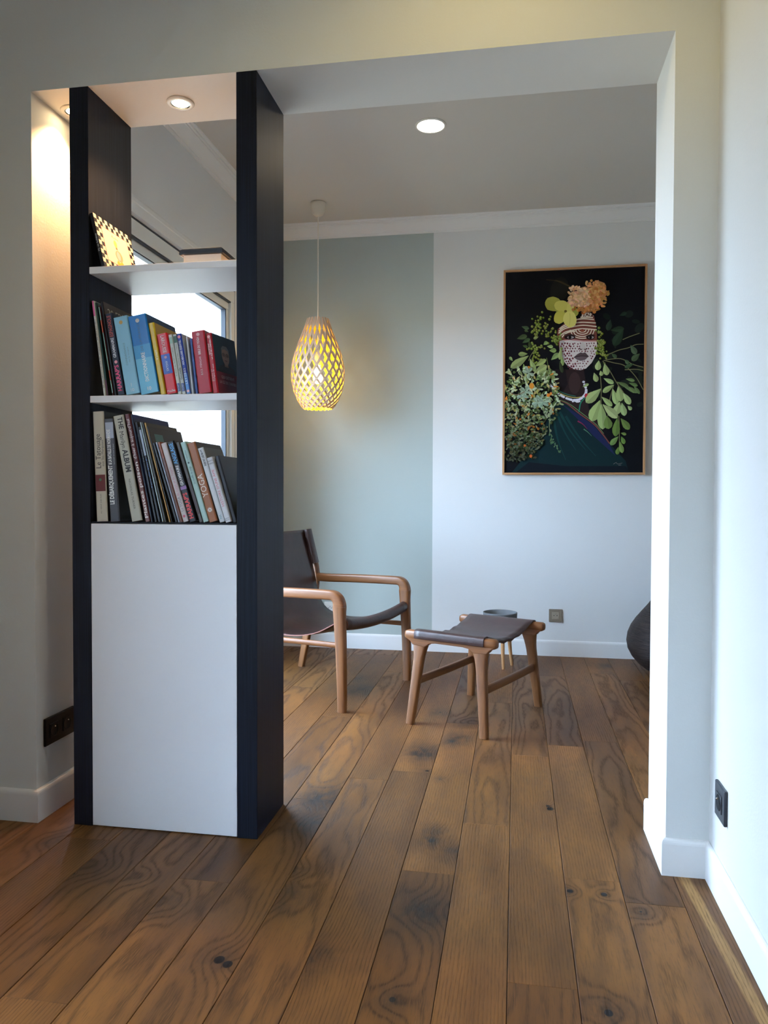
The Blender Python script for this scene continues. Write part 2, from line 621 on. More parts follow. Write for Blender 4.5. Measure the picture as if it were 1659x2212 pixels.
def glass_mat():
    mt = bpy.data.materials.new('window_glass')
    mt.use_nodes = True
    nt = mt.node_tree
    nt.nodes.remove(nt.nodes['Principled BSDF'])
    tr = ND(nt, 'ShaderNodeBsdfTransparent')
    tr.inputs[0].default_value = (0.96, 0.98, 0.97, 1)
    gl = ND(nt, 'ShaderNodeBsdfGlossy')
    gl.inputs['Roughness'].default_value = 0.01
    lw = ND(nt, 'ShaderNodeLayerWeight')
    lw.inputs['Blend'].default_value = 0.5
    fac = MATH(nt, 'ADD', MATH(nt, 'MULTIPLY', MATH(nt, 'POWER', lw.outputs['Facing'], 5.0), 0.9), 0.03)
    mx = ND(nt, 'ShaderNodeMixShader')
    nt.links.new(fac, mx.inputs[0])
    nt.links.new(tr.outputs[0], mx.inputs[1])
    nt.links.new(gl.outputs[0], mx.inputs[2])
    nt.links.new(mx.outputs[0], nt.nodes['Material Output'].inputs['Surface'])
    return mt


M_GLASS = glass_mat()


def window(name, x, y0, y1, z1, sashes):
    """patio window in the plane x (frame goes outward, -x); parts: frame, sash, gasket, pane"""
    fr = MB()
    t0, t1 = x - 0.10, x - 0.004
    fr.box(t0, t1, y0, y1, z1 - 0.075, z1)
    fr.box(t0, t1, y0, y1, 0.0, 0.05)
    fr.box(t0, t1, y0, y0 + 0.05, 0.05, z1 - 0.075)
    fr.box(t0, t1, y1 - 0.05, y1, 0.05, z1 - 0.075)
    root = struct(fr.build(name, M_UPVC, bevel=0.004))
    g = MB()
    g.box(t1 - 0.001, t1 + 0.0012, y0, y1, z1 - 0.009, z1)
    g.box(t1 - 0.02, t1 - 0.003, y0 + 0.05, y1 - 0.05, z1 - 0.083, z1 - 0.075)
    g.build('gasket', M_GASKET, root)
    n = len(sashes) - 1
    for a, b_ in zip(sashes[:-1], sashes[1:]):
        za, zb = 0.055, z1 - 0.083
        s = MB()
        sx0, sx1 = x - 0.085, x - 0.02
        s.box(sx0, sx1, a, b_, zb - 0.04, zb)
        s.box(sx0, sx1, a, b_, za, za + 0.07)
        s.box(sx0, sx1, a, a + 0.045, za + 0.07, zb - 0.04)
        s.box(sx0, sx1, b_ - 0.03, b_, za + 0.07, zb - 0.04)
        so = s.build('sash', M_UPVC, root, bevel=0.003)
        q = MB()
        for (p0, p1, q0, q1) in ((a + 0.045, b_ - 0.03, zb - 0.046, zb - 0.04), (a + 0.045, b_ - 0.03, za + 0.07, za + 0.076),
                                 (a + 0.045, a + 0.053, za + 0.07, zb - 0.04), (b_ - 0.040, b_ - 0.03, za + 0.07, zb - 0.04)):
            q.box(sx1 - 0.03, sx1 - 0.004, p0, p1, q0, q1)
        q.build('glazing_seal', M_GASKET, so)
        MB().box(x - 0.056, x - 0.052, a + 0.046, b_ - 0.031, za + 0.071, zb - 0.041).build('pane', M_GLASS, so)
    return root


window('window_1', XBL, WY0, WY1, WZ1, [WY0 + 0.052, 0.78, WY1 - 0.050])
window('window_2', XFL, FY0, FY1, FZ1, [FY0 + 0.052, -1.5, FY1 - 0.052])
# wide trim board above the back window with two fine grooves
tp = [(XBL, 2.178), (XBL + 0.016, 2.178), (XBL + 0.016, 2.200), (XBL + 0.011, 2.204), (XBL + 0.011, 2.226), (XBL + 0.014, 2.230),
      (XBL + 0.014, 2.246), (XBL + 0.008, 2.250), (XBL + 0.004, 2.262), (XBL, 2.262)]
struct(MB().prism(tp, TH + 0.005, YB - 0.03, 'y').build('trim_1', M_TRIM))

# crown moulding of the back room: stepped profile run along three walls
cp = [(0, 2.6814), (0.010, 2.6814), (0.013, 2.688), (0.013, 2.694), (0.020, 2.697), (0.032, 2.708), (0.044, 2.724), (0.052, 2.738), (0.056, 2.740), (0.056, 2.746),
      (0.066, 2.748), (0.066, 2.756), (0.078, 2.758), (0.080, 2.765), (0, 2.765)]
struct(MB().prism([(YB - a, b_) for a, b_ in cp], XBL, XBR, 'x').build('trim_2', M_TRIM))
struct(MB().prism([(XBL + a, b_) for a, b_ in cp], TH, YB, 'y').build('trim_3', M_TRIM))

# baseboards: rounded top
def bprof(t=0.0115, h=0.0993):
    return [(0, 0), (t, 0), (t, h - 0.014), (t * 0.93, h - 0.009), (t * 0.78, h - 0.0045), (t * 0.5, h - 0.0015), (t * 0.2, h), (0, h)]


BP = bprof()
TB = 0.0115


def skirting(name, axis, wall, sgn, e0, e1, m0=0.0, m1=0.0, prof=BP):
    """run of baseboard; wall = wall coordinate, sgn = side the room is on, m0/m1 = mitre (end shifts by m * thickness)"""
    n = len(prof)
    vs = []
    for e, mm_ in ((e0, m0), (e1, m1)):
        for a, z in prof:
            t = e + mm_ * a
            vs.append((t, wall + sgn * a, z) if axis == 'x' else (wall + sgn * a, t, z))
    fs = [(i, (i + 1) % n, n + (i + 1) % n, n + i) for i in range(n)] + [tuple(reversed(range(n))), tuple(range(n, 2 * n))]
    return struct(MB().add(vs, fs).build(name, M_TRIM))


skirting('baseboard_back', 'x', YB, -1, XBL, XBR, 1, -1)
skirting('baseboard_front_left', 'x', 0, -1, XFL, XL, 1, 1)
skirting('baseboard_left_jamb', 'y', XL, 1, 0, TH, -1, 1)
skirting('baseboard_right_jamb', 'y', XR, -1, 0, TH, -1, 1)
skirting('baseboard_front_right', 'x', 0, -1, XR, XW, -1, -1)
skirting('baseboard_right', 'y', XW, -1, YFR, 0, 1, -1)
skirting('baseboard_back_left', 'y', XBL, 1, WY1, YB, 0, -1)

# ------------------------------------------------------------------ outside: terrace and the white outbuilding seen through the glass
M_TERR = plain('warm_terrace_boards', (172, 156, 130), rough=0.8, var=0.12, bump=0.2, bscale=30)
struct(MB().box(-30, XFL - 0.26, -30, 30, -0.30, -0.12).build('ground', M_TERR))
M_SIDE = plain('white_siding', (150, 147, 138), rough=0.6, var=0.04)
M_FASC = plain('white_fascia', (140, 144, 145), rough=0.5, var=0.03)
ob = thing('garden_outbuilding', 'white board-clad outbuilding with a deep fascia, seen through the window', 'building', (-4.2, 6.6, -0.12))
MB().box(-3.0, 2.0, 0.03, 2.5, 0, 2.75).build('wall', M_SIDE, ob)
for i in range(19):
    MB().prism([(0.03, 0.02 + i * 0.13), (0.012, 0.02 + i * 0.13), (0.006, 0.024 + i * 0.13), (0.024, 0.146 + i * 0.13), (0.03, 0.146 + i * 0.13)], -3.0, 2.0, 'x').build('siding_board', M_SIDE, ob)
MB().box(-3.2, 2.2, -0.35, 2.6, 2.66, 2.72).build('eave_soffit', M_FASC, ob)
MB().box(-3.2, 2.2, -0.37, -0.35, 2.62, 2.98).build('fascia_board', M_FASC, ob, bevel=0.004)
MB().prism([(-0.37, 2.74), (2.6, 3.1), (2.6, 2.72), (-0.37, 2.72)], -3.2, 2.2, 'x').build('roof', M_FASC, ob)

# ------------------------------------------------------------------ lights of the place, plus one added fill in the front room
M_RING = plain('white_lamp_ring', (225, 222, 214), rough=0.3, var=0.02)
M_CHROME = plain('satin_metal', (190, 188, 182), rough=0.25, metal=1.0, var=0.05)
M_FILL = emit('added_fill_diffuser', (255, 226, 150), 6.0)
M_SPOT = emit('halogen_lens', (255, 226, 176), 30.0)
M_LED = emit('led_diffuser', (255, 247, 236), 9.0)


def spot_fixture(x, y, label):
    t = thing('recessed_spotlight', label, 'spotlight', (x, y, ZT))
    MB().lathe([(0.030, -0.0005), (0.0425, -0.0005), (0.0425, -0.003), (0.040, -0.005), (0.034, -0.006), (0.030, -0.005)], 40, cap0=False, cap1=False).build('ring', M_RING, t)
    MB().lathe([(0.030, -0.0045), (0.0295, -0.001), (0.026, -0.0042), (0.0245, -0.0035)], 32, cap0=False, cap1=False).build('bezel', M_CHROME, t)
    MB().lathe([(0.025, -0.0035), (0.018, -0.005), (0.008, -0.0058), (0.0005, -0.006)], 32, cap0=False).build('lens', M_SPOT, t)
    ld = bpy.data.lights.new('halogen', 'SPOT')
    ld.energy = SPOT_W
    ld.color = (1.0, 0.54, 0.24)
    ld.spot_size = R(118)
    ld.spot_blend = 0.75
    ld.shadow_soft_size = 0.022
    lo = bpy.data.objects.new('halogen_light', ld)
    COL.objects.link(lo)
    lo.parent = t
    lo.location = (0, 0, -0.030)
    return t


spot_fixture(-1.027, 0.135, 'recessed halogen spotlight above the bookshelf bay')
spot_fixture(-1.383, 0.130, 'recessed halogen spotlight in the narrow gap beside the left jamb')

def downlight(x, y, label, lens, watts, col):
    t = thing('recessed_downlight', label, 'ceiling light', (x, y, ZC))
    MB().lathe([(0.064, -0.001), (0.0745, -0.001), (0.0745, -0.004), (0.071, -0.007), (0.064, -0.006)], 48, cap0=False, cap1=False).build('ring', M_RING, t)
    MB().lathe([(0.066, -0.0035), (0.05, -0.006), (0.02, -0.0065), (0.0005, -0.0066)], 48, cap0=False).build('diffuser', lens, t)
    ld = bpy.data.lights.new('led', 'SPOT')
    ld.energy = watts
    ld.color = col
    ld.spot_size = R(165)
    ld.spot_blend = 0.6
    ld.shadow_soft_size = 0.06
    lo = bpy.data.objects.new('led_light', ld)
    COL.objects.link(lo)
    lo.parent = t
    lo.location = (0, 0, -0.07)


downlight(-0.395, 1.504, 'round white LED downlight set in the ceiling of the back room', M_LED, LED_W, (1.0, 0.80, 0.50))
downlight(-0.06, -0.58, 'added warm fill downlight, out of view in the front room ceiling', M_FILL, FILL_W, (1.0, 0.75, 0.27))  # unseen lamp, added to tint the upper front wall yellow

# ------------------------------------------------------------------ bookcase built into the opening
XA, XB_, XC_, XD = -1.3200, -1.2589, -0.7944, -0.7325


def black_wood():
    mt, nt, p = new_mat('black_stained_wood')
    oc = OBJC(nt)
    n = NOISE(nt, VSCALE(nt, oc, (260.0, 260.0, 3.0)), 1.0, 3.0, 0.6)
    f = MAPR(nt, n, 0.35, 0.7)
    nt.links.new(MIXC(nt, f, lin((14, 18, 27)), lin((27, 33, 46))), p.inputs['Base Color'])
    p.inputs['Roughness'].default_value = 0.5
    p.inputs['Specular IOR Level'].default_value = 0.16
    BUMP(nt, p, n, 0.25, 0.001)
    return mt


M_BLACK = black_wood()
M_LACQ = plain('white_lacquer', (238, 238, 240), rough=0.4, spec=0.4, bump=0.02, bscale=90)
bk = thing('bookcase', 'tall open bookcase with black uprights, white shelves and a white cupboard base', 'bookcase', (0, 0, 0))
for xa, xb in ((XA, XB_), (XC_, XD)):
    MB().box(xa, xb, 0.0, TH, 0.0, ZT).build('upright', M_BLACK, bk, bevel=0.0012, loc=None)
for zt in (1.6970, 1.3110):
    MB().box(XB_, XC_, 0.001, TH - 0.001, zt - 0.0205, zt).build('shelf', M_LACQ, bk, bevel=0.0012)
MB().box(XB_ + 0.001, XC_ - 0.001, 0.0005, 0.0195, 0.003, 0.9255).build('cupboard_front', M_LACQ, bk, bevel=0.001)
MB().box(XB_ + 0.001, XC_ - 0.001, TH - 0.02, TH - 0.001, 0.003, 0.9255).build('cupboard_back', M_LACQ, bk, bevel=0.001)
MB().box(XB_, XC_, 0.004, TH - 0.001, 0.9262, 0.9310).build('cupboard_top', M_BLACK, bk)

# ------------------------------------------------------------------ books
M_PAGE = plain('paper_block', (214, 208, 196), rough=0.8, bump=0.3, bscale=400, var=0.06)


def cover_mat(c, rough=0.32):
    return plain('cover_%02x%02x%02x' % tuple(c), c, rough=rough, spec=0.26, var=0.10, coat=0.03)


def ink(c):
    return plain('ink_%02x%02x%02x' % tuple(c), c, rough=0.45)


def text_part(parent, s, size, mat, loc, dirx, diry, sx=1.0, name='title', align='LEFT', fit=None, bold=0.0):
    cu = bpy.data.curves.new(name, 'FONT')
    cu.body = s
    cu.size = size
    cu.align_x = align
    cu.align_y = 'CENTER'
    cu.resolution_u = 2
    cu.offset = bold * size
    cu.materials.append(mat)
    o = bpy.data.objects.new(name, cu)
    COL.objects.link(o)
    o.parent = parent
    a, b = Vector(dirx), Vector(diry)
    mm = Matrix((a, b, a.cross(b))).transposed().to_4x4()
    me = bpy.data.meshes.new_from_object(o.evaluated_get(bpy.context.evaluated_depsgraph_get()))
    bpy.data.objects.remove(o)
    me.name = name
    if fit:
        xs = [v.co.x for v in me.vertices]
        sx = fit / max(1e-4, max(xs) - min(xs))
    o = link(name, me, parent)
    o.matrix_local = Matrix.Translation(loc) @ mm @ Matrix.Diagonal((sx, 1, 1, 1))
    return o


UPX, UPY = (0, 0, 1), (-1, 0, 0)      # reads bottom to top on the spine
DNX, DNY = (0, 0, -1), (1, 0, 0)      # reads top to bottom


def book(x0, lean, t, h, y0, d, zs, col, label, group, bands=(), texts=(), marks=(), side=None, yaw=0.0, name='book', hard=False, front_col=None):
    """standing book leaning left; local axes: x thickness, y depth (spine at y=0), z height.
    bands: (z0, z1, colour) fractions; texts: (string, z fraction, size, colour, 'up'/'down', x fraction, stretch)"""
    rt_ = thing(name, label, 'book', (x0, y0, zs + 0.0003), 0, group)
    rt_.rotation_euler = (0, -R(lean), R(yaw))
    c = min(0.0022 if hard else 0.0011, t * 0.2)
    cm = cover_mat(col)
    sm = cover_mat(side) if side else cm
    cv = MB()
    r = min(t * 0.25, 0.004)
    # cover: spine with softly rounded edges plus two boards
    prof = [(0, d), (0, r), (r * 0.3, r * 0.3), (r, 0), (t - r, 0), (t - r * 0.3, r * 0.3), (t, r), (t, d), (t - c, d), (t - c, r + c), (c, r + c), (c, d)]
    n = len(prof)
    vs = [(a, b_, 0) for a, b_ in prof] + [(a, b_, h) for a, b_ in prof]
    b0 = len(cv.v)
    for i in range(n):
        j = (i + 1) % n
        cv.add([vs[i], vs[j], vs[n + j], vs[n + i]], [(0, 1, 2, 3)], 1 if i == 6 else 0)
    quads = [(0, 1, 10, 11), (1, 2, 9, 10) if False else (1, 2, 3, 10), (3, 4, 9, 10), (4, 5, 6, 9), (6, 7, 8, 9)]
    for q in quads:
        cv.add([vs[k] for k in q], [(3, 2, 1, 0)], 0)
        cv.add([vs[n + k] for k in q], [(0, 1, 2, 3)], 0)
    cv.build('cover', [cm, sm], rt_)
    ins = 0.003 if hard else 0.0004
    MB().box(c, t - c, r + c, d - ins - 0.0006, ins, h - ins).build('pages', M_PAGE, rt_)
    for (a, b_, bc) in bands:
        MB().box(r * 0.6, t - r * 0.6, -0.0003, r * 0.4, a * h, b_ * h).build('spine_band', cover_mat(bc), rt_)
    for tx in texts:
        s, zf, ze, size, tc, dr = tx[:6]
        xf = tx[6] if len(tx) > 6 else 0.5
        bold = tx[7] if len(tx) > 7 else 0.0
        at_ = (t * xf, -0.0006, zf * h)
        if dr == 'up':
            text_part(rt_, s, size, ink(tc), at_, UPX, UPY, fit=(ze - zf) * h, bold=bold)
        elif dr == 'down':
            text_part(rt_, s, size, ink(tc), at_, DNX, DNY, fit=(zf - ze) * h, bold=bold)
        else:
            text_part(rt_, s, size, ink(tc), at_, (1, 0, 0), (0, 0, 1), sx=ze, align='CENTER', bold=bold)
    for (zf, rr, mc) in marks:
        MB().lathe([(rr, -0.0005), (rr * .7, -0.0006), (0.0001, -0.0006)], 20, cx=t / 2, cy=zf * h, axis='y', cap0=False).build('emblem', ink(mc), rt_)
    return rt_


G2, G3 = 'books on the middle shelf', 'books on the cupboard top'
Z2, Z3 = 1.3110, 0.9310
WHT, BLK = (236, 234, 228), (24, 24, 28)
book(-1.2171, 7.47, .0068, .2874, .006, .20, Z2, (214, 214, 206), 'thin white magazine with a pink spine top, first on the middle shelf', G2,
     bands=[(.84, 1.0, (214, 92, 150))], texts=[('le magazine de la maison et du jardin', .08, .80, .0045, (70, 70, 76), 'up')])
book(-1.2092, 7.52, .0058, .2837, .010, .19, Z2, (26, 60, 54), 'slim dark green book between the pink magazine and the striped spine', G2,
     bands=[(0, .17, (96, 44, 62))])
book(-1.1896, 9.40, .0036, .2740, .008, .17, Z2, (70, 30, 34), 'thin book with teal and orange striped spine', G2,
     bands=[(.03, .17, (142, 190, 182)), (.17, .28, (206, 92, 74)), (.28, .70, (146, 192, 184)), (.70, .84, (212, 104, 78)), (.84, .985, (146, 192, 184))])
b = book(-1.1852, 8.97, .0080, .2870, .012, .23, Z2, (26, 27, 32), 'tall dark book with brown cover, behind the Spanish grammar', G2, side=(66, 54, 46))
text_part(b, '20 FRE', .030, ink((188, 176, 158)), (.0080 + .0004, .020, .258), (0, 1, 0), (0, 0, 1), 1.2)
book(-1.1749, 9.47, .0262, .2478, .010, .15, Z2, (22, 30, 48), 'dark blue Spanish grammar book with red and white spine lettering', G2,
     texts=[("HARRAP'S", .046, .364, .0185, (222, 74, 120), 'up', .5, .03), ('GRAMMAIRE', .456, .70, .0130, (226, 228, 236), 'up', .5, .02),
            ('ESPAGNOLE', .713, .97, .0165, (206, 84, 70), 'up', .5, .0)],
     marks=[(.405, .005, (232, 150, 160))])
book(-1.1456, 9.96, .0455, .2353, .008, .17, Z2, (146, 200, 224), 'thick pale blue book with a gold disc on the spine', G2,
     bands=[], texts=[('CONNAISSANCE', .37, .66, .0085, (108, 140, 158), 'up', .46), ('de la langue', .40, .60, .006, (120, 150, 166), 'up', .66),
                      ('1', .115, 1.0, .016, (232, 238, 242), 'flat'), ('10', .05, 1.0, .014, (236, 242, 244), 'flat')],
     marks=[(.925, .0058, (196, 160, 92))])
book(-1.0975, 10.24, .0586, .2368, .008, .20, Z2, (24, 116, 188), 'thick bright blue dictionary with white spine lettering', G2, side=(30, 62, 96),
     bands=[(0, .45, (104, 186, 218)), (.45, .62, (62, 152, 204))],
     texts=[('DICTIONNAIRE', .15, .52, .0165, (240, 246, 248), 'up', .5, .02), ('DE LA FRANCE', .54, .895, .0115, (66, 106, 134), 'up'),
            ('10', .06, 1.0, .015, (240, 244, 246), 'flat', .5, .02)],
     marks=[(.93, .0062, (196, 198, 196))])
book(-1.0370, 10.27, .0180, .2166, .012, .18, Z2, (216, 180, 34), 'yellow book beside the blue dictionary', G2, side=(172, 134, 40),
     texts=[('AFRICA', .62, .48, .010, (238, 232, 190), 'down')])
book(-1.0149, 10.33, .0328, .1807, .008, .11, Z2, (214, 26, 36), 'red and blue pocket dictionary with white spine lettering', G2,
     bands=[(.33, .655, (36, 78, 176))],
     texts=[('LAROUSSE', .97, .68, .0160, (244, 226, 226), 'down', .5, .01), ('ANGLAIS', .545, .375, .0105, (214, 224, 244), 'down'), ('Poche', .045, 1.0, .0105, (244, 226, 226), 'flat', .5, .01)],
     marks=[(.605, .0042, (196, 150, 180))])
book(-.9810, 9.70, .0121, .1790, .010, .11, Z2, (206, 210, 202), 'narrow white paperback with pale green spine top', G2,
     bands=[(.85, .955, (150, 184, 166)), (.045, .18, (44, 74, 140))],
     texts=[('le chant des forêts lointaines', .30, .78, .0052, (70, 72, 74), 'up'), ('POCKET', .055, .17, .0062, (226, 230, 240), 'up')])
book(-.9680, 9.49, .0127, .1790, .010, .11, Z2, (200, 204, 196), 'white paperback lettered in black with dark green spine top', G2,
     bands=[(.86, .97, (40, 84, 58)), (.045, .18, (44, 74, 140))],
     texts=[('Gounelle', .24, .44, .0098, (30, 30, 34), 'up', .5, .01), ("L'homme qui voulait être heureux", .46, .84, .0056, (70, 72, 74), 'up'), ('POCKET', .055, .17, .0062, (226, 230, 240), 'up')])
book(-.9533, 9.87, .0144, .1807, .008, .12, Z2, (40, 66, 158), 'royal blue vocabulary book with a pink dot on the spine', G2, side=(186, 190, 198),
     bands=[(0, .34, (84, 140, 206))],
     texts=[('VOCABULAIRE ESSENTIEL', .48, .89, .0092, (226, 232, 246), 'up', .5, .015), ('LETTRES', .16, .42, .0092, (226, 236, 246), 'up')],
     marks=[(.945, .0046, (226, 132, 142)), (.045, .004, (236, 176, 180))])
book(-.9375, 6.4, .0060, .1713, .012, .13, Z2, (196, 200, 204), 'very thin pale grey booklet after the blue vocabulary book', G2)
book(-.9260, 6.45, .0079, .1643, .012, .13, Z2, (52, 84, 150), 'thin blue booklet left of the red yoga book', G2, side=(160, 166, 176))
book(-.9151, 7.26, .0412, .1838, .008, .14, Z2, (178, 32, 46), 'thick red yoga book with white spine lettering', G2, side=(120, 84, 80),
     texts=[('BIBLE DU YOGA', .62, .90, .0105, (240, 222, 222), 'up', .46, .02), ('B.K.S. IYENGAR', .29, .59, .0085, (236, 206, 210), 'up', .46)],
     marks=[(.945, .0052, (228, 170, 172))])
b = book(-.8705, 7.86, .0186, .1783, .008, .135, Z2, (172, 34, 44), 'red spined book whose cover shows a man in glasses', G2, side=(40, 62, 74), yaw=-9.0,
         texts=[('QUI DÉTIENT', .64, .83, .0068, (240, 220, 216), 'up', .32, .015), ("LA CLÉ DE L'UNIVERS ?", .56, .91, .0068, (240, 220, 216), 'up', .68, .015), ('Enquête sur', .20, .40, .0056, (236, 206, 204), 'up', .34), ("l'origine de tout", .20, .48, .0056, (236, 206, 204), 'up', .66)],
         marks=[(.94, .0046, (226, 160, 158))])
# printed cover picture: flat shapes a hair proud of the cover
cx = .0186


def cover_shape(parent, pts, col, lift, name='cover_print'):
    v = [(cx + lift, a, z) for a, z in pts]
    o = MB().add(v, [tuple(range(len(v)))]).build(name, ink(col), parent)
    return o


def ell(a, z, ra, rz, n=20):
    return [(a + ra * math.cos(2 * math.pi * k / n), z + rz * math.sin(2 * math.pi * k / n)) for k in range(n)]


cover_shape(b, [(.004, .0005), (.1345, .0005), (.1345, .066), (.004, .066)], (112, 30, 42), .0003)
cover_shape(b, [(.018, .066), (.024, .082), (.050, .092), (.085, .092), (.112, .082), (.120, .066)], (22, 24, 30), .0004)
cover_shape(b, [(.056, .085), (.078, .085), (.078, .105), (.056, .105)], (150, 118, 100), .0005)
cover_shape(b, ell(.067, .118, .021, .028), (176, 142, 122), .0006)
cover_shape(b, [(.045, .120), (.046, .140), (.056, .149), (.078, .149), (.089, .140), (.090, .120), (.084, .136), (.066, .140), (.050, .136)], (120, 122, 124), .0007)
for gx in (.0565, .0775):
    cover_shape(b, ell(gx, .1215, .0086, .0058), (52, 46, 46), .0008)
    cover_shape(b, ell(gx, .1212, .0076, .0046), (150, 118, 102), .0009)
    cover_shape(b, ell(gx, .1212, .0040, .0016, 10), (74, 58, 54), .0010)
cover_shape(b, [(.0645, .1222), (.0695, .1222), (.0695, .1232), (.0645, .1232)], (34, 34, 40), .0009)
cover_shape(b, [(.065, .112), (.069, .112), (.0685, .120), (.0655, .120)], (152, 116, 98), .0008)
cover_shape(b, [(.060, .103), (.074, .103), (.074, .1055), (.060, .1055)], (120, 70, 66), .0008)
text_part(b, 'QUI DÉTIENT', .0125, ink((206, 176, 176)), (cx + .0009, .066, .051), (0, 1, 0), (0, 0, 1), 1.0, align='CENTER')
text_part(b, "LA CLÉ DE L'UNIVERS ?", .0125, ink((206, 176, 176)), (cx + .0009, .066, .035), (0, 1, 0), (0, 0, 1), .8, align='CENTER')

# lower row, standing on the cupboard top
book(-1.2466, 1.99, .0362, .3334, .012, .22, Z3, (206, 196, 174), 'tall cream book with a dark red band on the spine, first on the cupboard top', G3, hard=True, side=(30, 28, 28),
     bands=[(.275, .425, (104, 38, 38))],
     texts=[('Le Tatouage', .48, .79, .0235, (52, 46, 42), 'up', .42), ('aux îles Marquises', .50, .74, .0115, (92, 84, 76), 'up', .80), ('AU VENT DES ÎLES', .07, .25, .0062, (110, 100, 90), 'up', .5)],
     marks=[(.38, .0045, (70, 110, 70))])
book(-1.2016, 3.35, .0303, .3110, .012, .22, Z3, (84, 86, 92), 'grey book on the Normandy landings with white spine lettering', G3, side=(26, 27, 30),
     bands=[(.81, .965, (176, 182, 198))],
     texts=[('LE DÉBARQUEMENT', .166, .545, .0185, (236, 236, 232), 'up', .40, .035), ('& LA BATAILLE DE NORMANDIE', .555, .895, .0155, (236, 236, 232), 'up', .40, .03), ('Le 6 juin au jour le jour', .555, .755, .0062, (176, 176, 176), 'up', .82)])
book(-1.1305, 10.6, .0340, .3228, .010, .22, Z3, (190, 186, 168), 'cream album with black spine title, leaning on the grey book', G3, side=(54, 52, 50), hard=True,
     texts=[('THE', .98, .87, .0215, (30, 28, 26), 'down', .60, .02), ('Marilyn', .85, .695, .0200, (50, 46, 42), 'down', .52), ('ALBUM', .675, .46, .0235, (30, 28, 26), 'down', .55, .03), ('NICHOLAS TURNER', .40, .115, .0095, (90, 84, 76), 'down', .5)])
book(-1.0863, 11.5, .0160, .3289, .010, .20, Z3, (96, 52, 54), 'red patterned book with white spine lettering', G3,
     bands=[(.0, .45, (128, 84, 78))],
     texts=[('Plantes poison', .03, .55, .0145, (226, 214, 206), 'up', .5, .02), ("d'hier à aujourd'hui", .58, .95, .0140, (226, 214, 210), 'up')])
book(-1.0688, 11.4, .0054, .3282, .012, .24, Z3, (24, 32, 52), 'tall navy book standing behind the dark magazines', G3, side=(28, 42, 84))
book(-1.0597, 11.78, .0096, .3057, .015, .20, Z3, (22, 24, 30), 'thin black magazine next to the navy book', G3,
     texts=[('revue', .60, .72, .005, (150, 150, 156), 'up')])
book(-1.0456, 12.48, .0090, .2909, .010, .20, Z3, (20, 26, 38), 'black magazine with an icy blue picture on its spine', G3,
     bands=[(.70, .97, (168, 184, 204))], texts=[('l\'art de vivre', .36, .66, .0062, (96, 130, 190), 'up')])
book(-1.0315, 13.35, .0030, .3069, .010, .21, Z3, (180, 196, 206), 'pale sliver of a magazine edge among the dark ones', G3)
book(-1.0269, 13.48, .0072, .3056, .012, .22, Z3, (44, 46, 40), 'dark olive magazine beside the pale sliver', G3)
book(-1.0113, 14.83, .0052, .3073, .012, .21, Z3, (176, 132, 62), 'ochre yellow magazine spine among the dark ones', G3, side=(80, 70, 58))
b = book(-1.0029, 15.21, .0030, .2970, .010, .23, Z3, (28, 27, 28), 'thin dark magazine with a teal picture on its cover', G3, side=(58, 54, 50))
cx = .0030
cover_shape(b, [(.030, .225), (.085, .225), (.085, .275), (.030, .275)], (92, 132, 124), .0003)
cover_shape(b, [(.005, .195), (.22, .195), (.22, .20), (.005, .20)], (130, 120, 108), .0003)
book(-.9911, 17.03, .0088, .2462, .010, .17, Z3, (24, 25, 30), 'short black book after the ochre magazine', G3)
book(-.9812, 16.75, .0052, .2488, .010, .17, Z3, (150, 154, 172), 'thin lilac-grey book next to the rust spine', G3)
book(-.9750, 16.61, .0080, .2486, .010, .17, Z3, (150, 76, 48), 'rust orange book with a dark stitched edge', G3,
     bands=[(.0, .80, (104, 58, 42))])
book(-.9648, 16.89, .0180, .2441, .008, .15, Z3, (206, 194, 192), 'pinkish white yoga book with grey spine lettering', G3,
     texts=[('Le YOGA', .13, .31, .0125, (120, 112, 116), 'up'), ("du corps et de l'esprit", .325, .69, .0115, (190, 120, 132), 'up')],
     marks=[(.07, .004, (190, 90, 110))])
book(-.9454, 16.7, .0240, .2474, .008, .15, Z3, (18, 19, 26), 'black English grammar book with red, white and blue lettering', G3,
     texts=[("HARRAP'S", .035, .355, .0185, (214, 52, 54), 'up', .5, .03), ('GRAMMAIRE', .45, .70, .0125, (230, 230, 234), 'up', .5, .02), ('ANGLAISE', .72, .98, .0175, (84, 158, 216), 'up', .5, .02)],
     bands=[(.40, .44, (150, 110, 170))])
book(-.9155, 17.45, .0124, .2480, .012, .15, Z3, (84, 80, 76), 'grey-brown book beside the English grammar', G3, bands=[(.1, .55, (72, 54, 52))])
book(-.9016, 17.02, .0174, .2468, .008, .14, Z3, (176, 206, 200), 'pale mint yoga book', G3,
     texts=[('Le souffle du yoga', .475, .69, .0092, (60, 84, 84), 'up'), ('La bibliothèque', .765, .895, .0055, (60, 84, 84), 'up')], marks=[(.74, .003, (60, 84, 84))])
b = book(-.8826, 16.65, .0258, .2432, .008, .20, Z3, (158, 98, 62), 'tan brown book with large white YOGA lettering', G3, side=(74, 60, 50),
         texts=[('YOGA', .31, .60, .0255, (238, 226, 212), 'up')])
fl = MB()
for k in range(10):
    a = k * math.pi / 5
    p = [(math.cos(a + s_) * r_, math.sin(a + s_) * r_) for s_, r_ in ((0, .001), (.22, .005), (0, .0082), (-.22, .005))]
    fl.add([(.0129 + u_, -.0007, .036 + v_) for u_, v_ in p], [(0, 1, 2, 3)])
fl.build('flower_emblem', ink((240, 232, 222)), b)
book(-.8515, 17.44, .0180, .2289, .010, .15, Z3, (216, 218, 220), 'white paperback with black lettering at the top of its spine', G3, side=(104, 98, 92),
     texts=[('LA VIE EST UN RÊVE', .975, .757, .0085, (28, 28, 30), 'down', .5, .03), ('NiL', .04, .10, .0095, (60, 140, 150), 'up')])
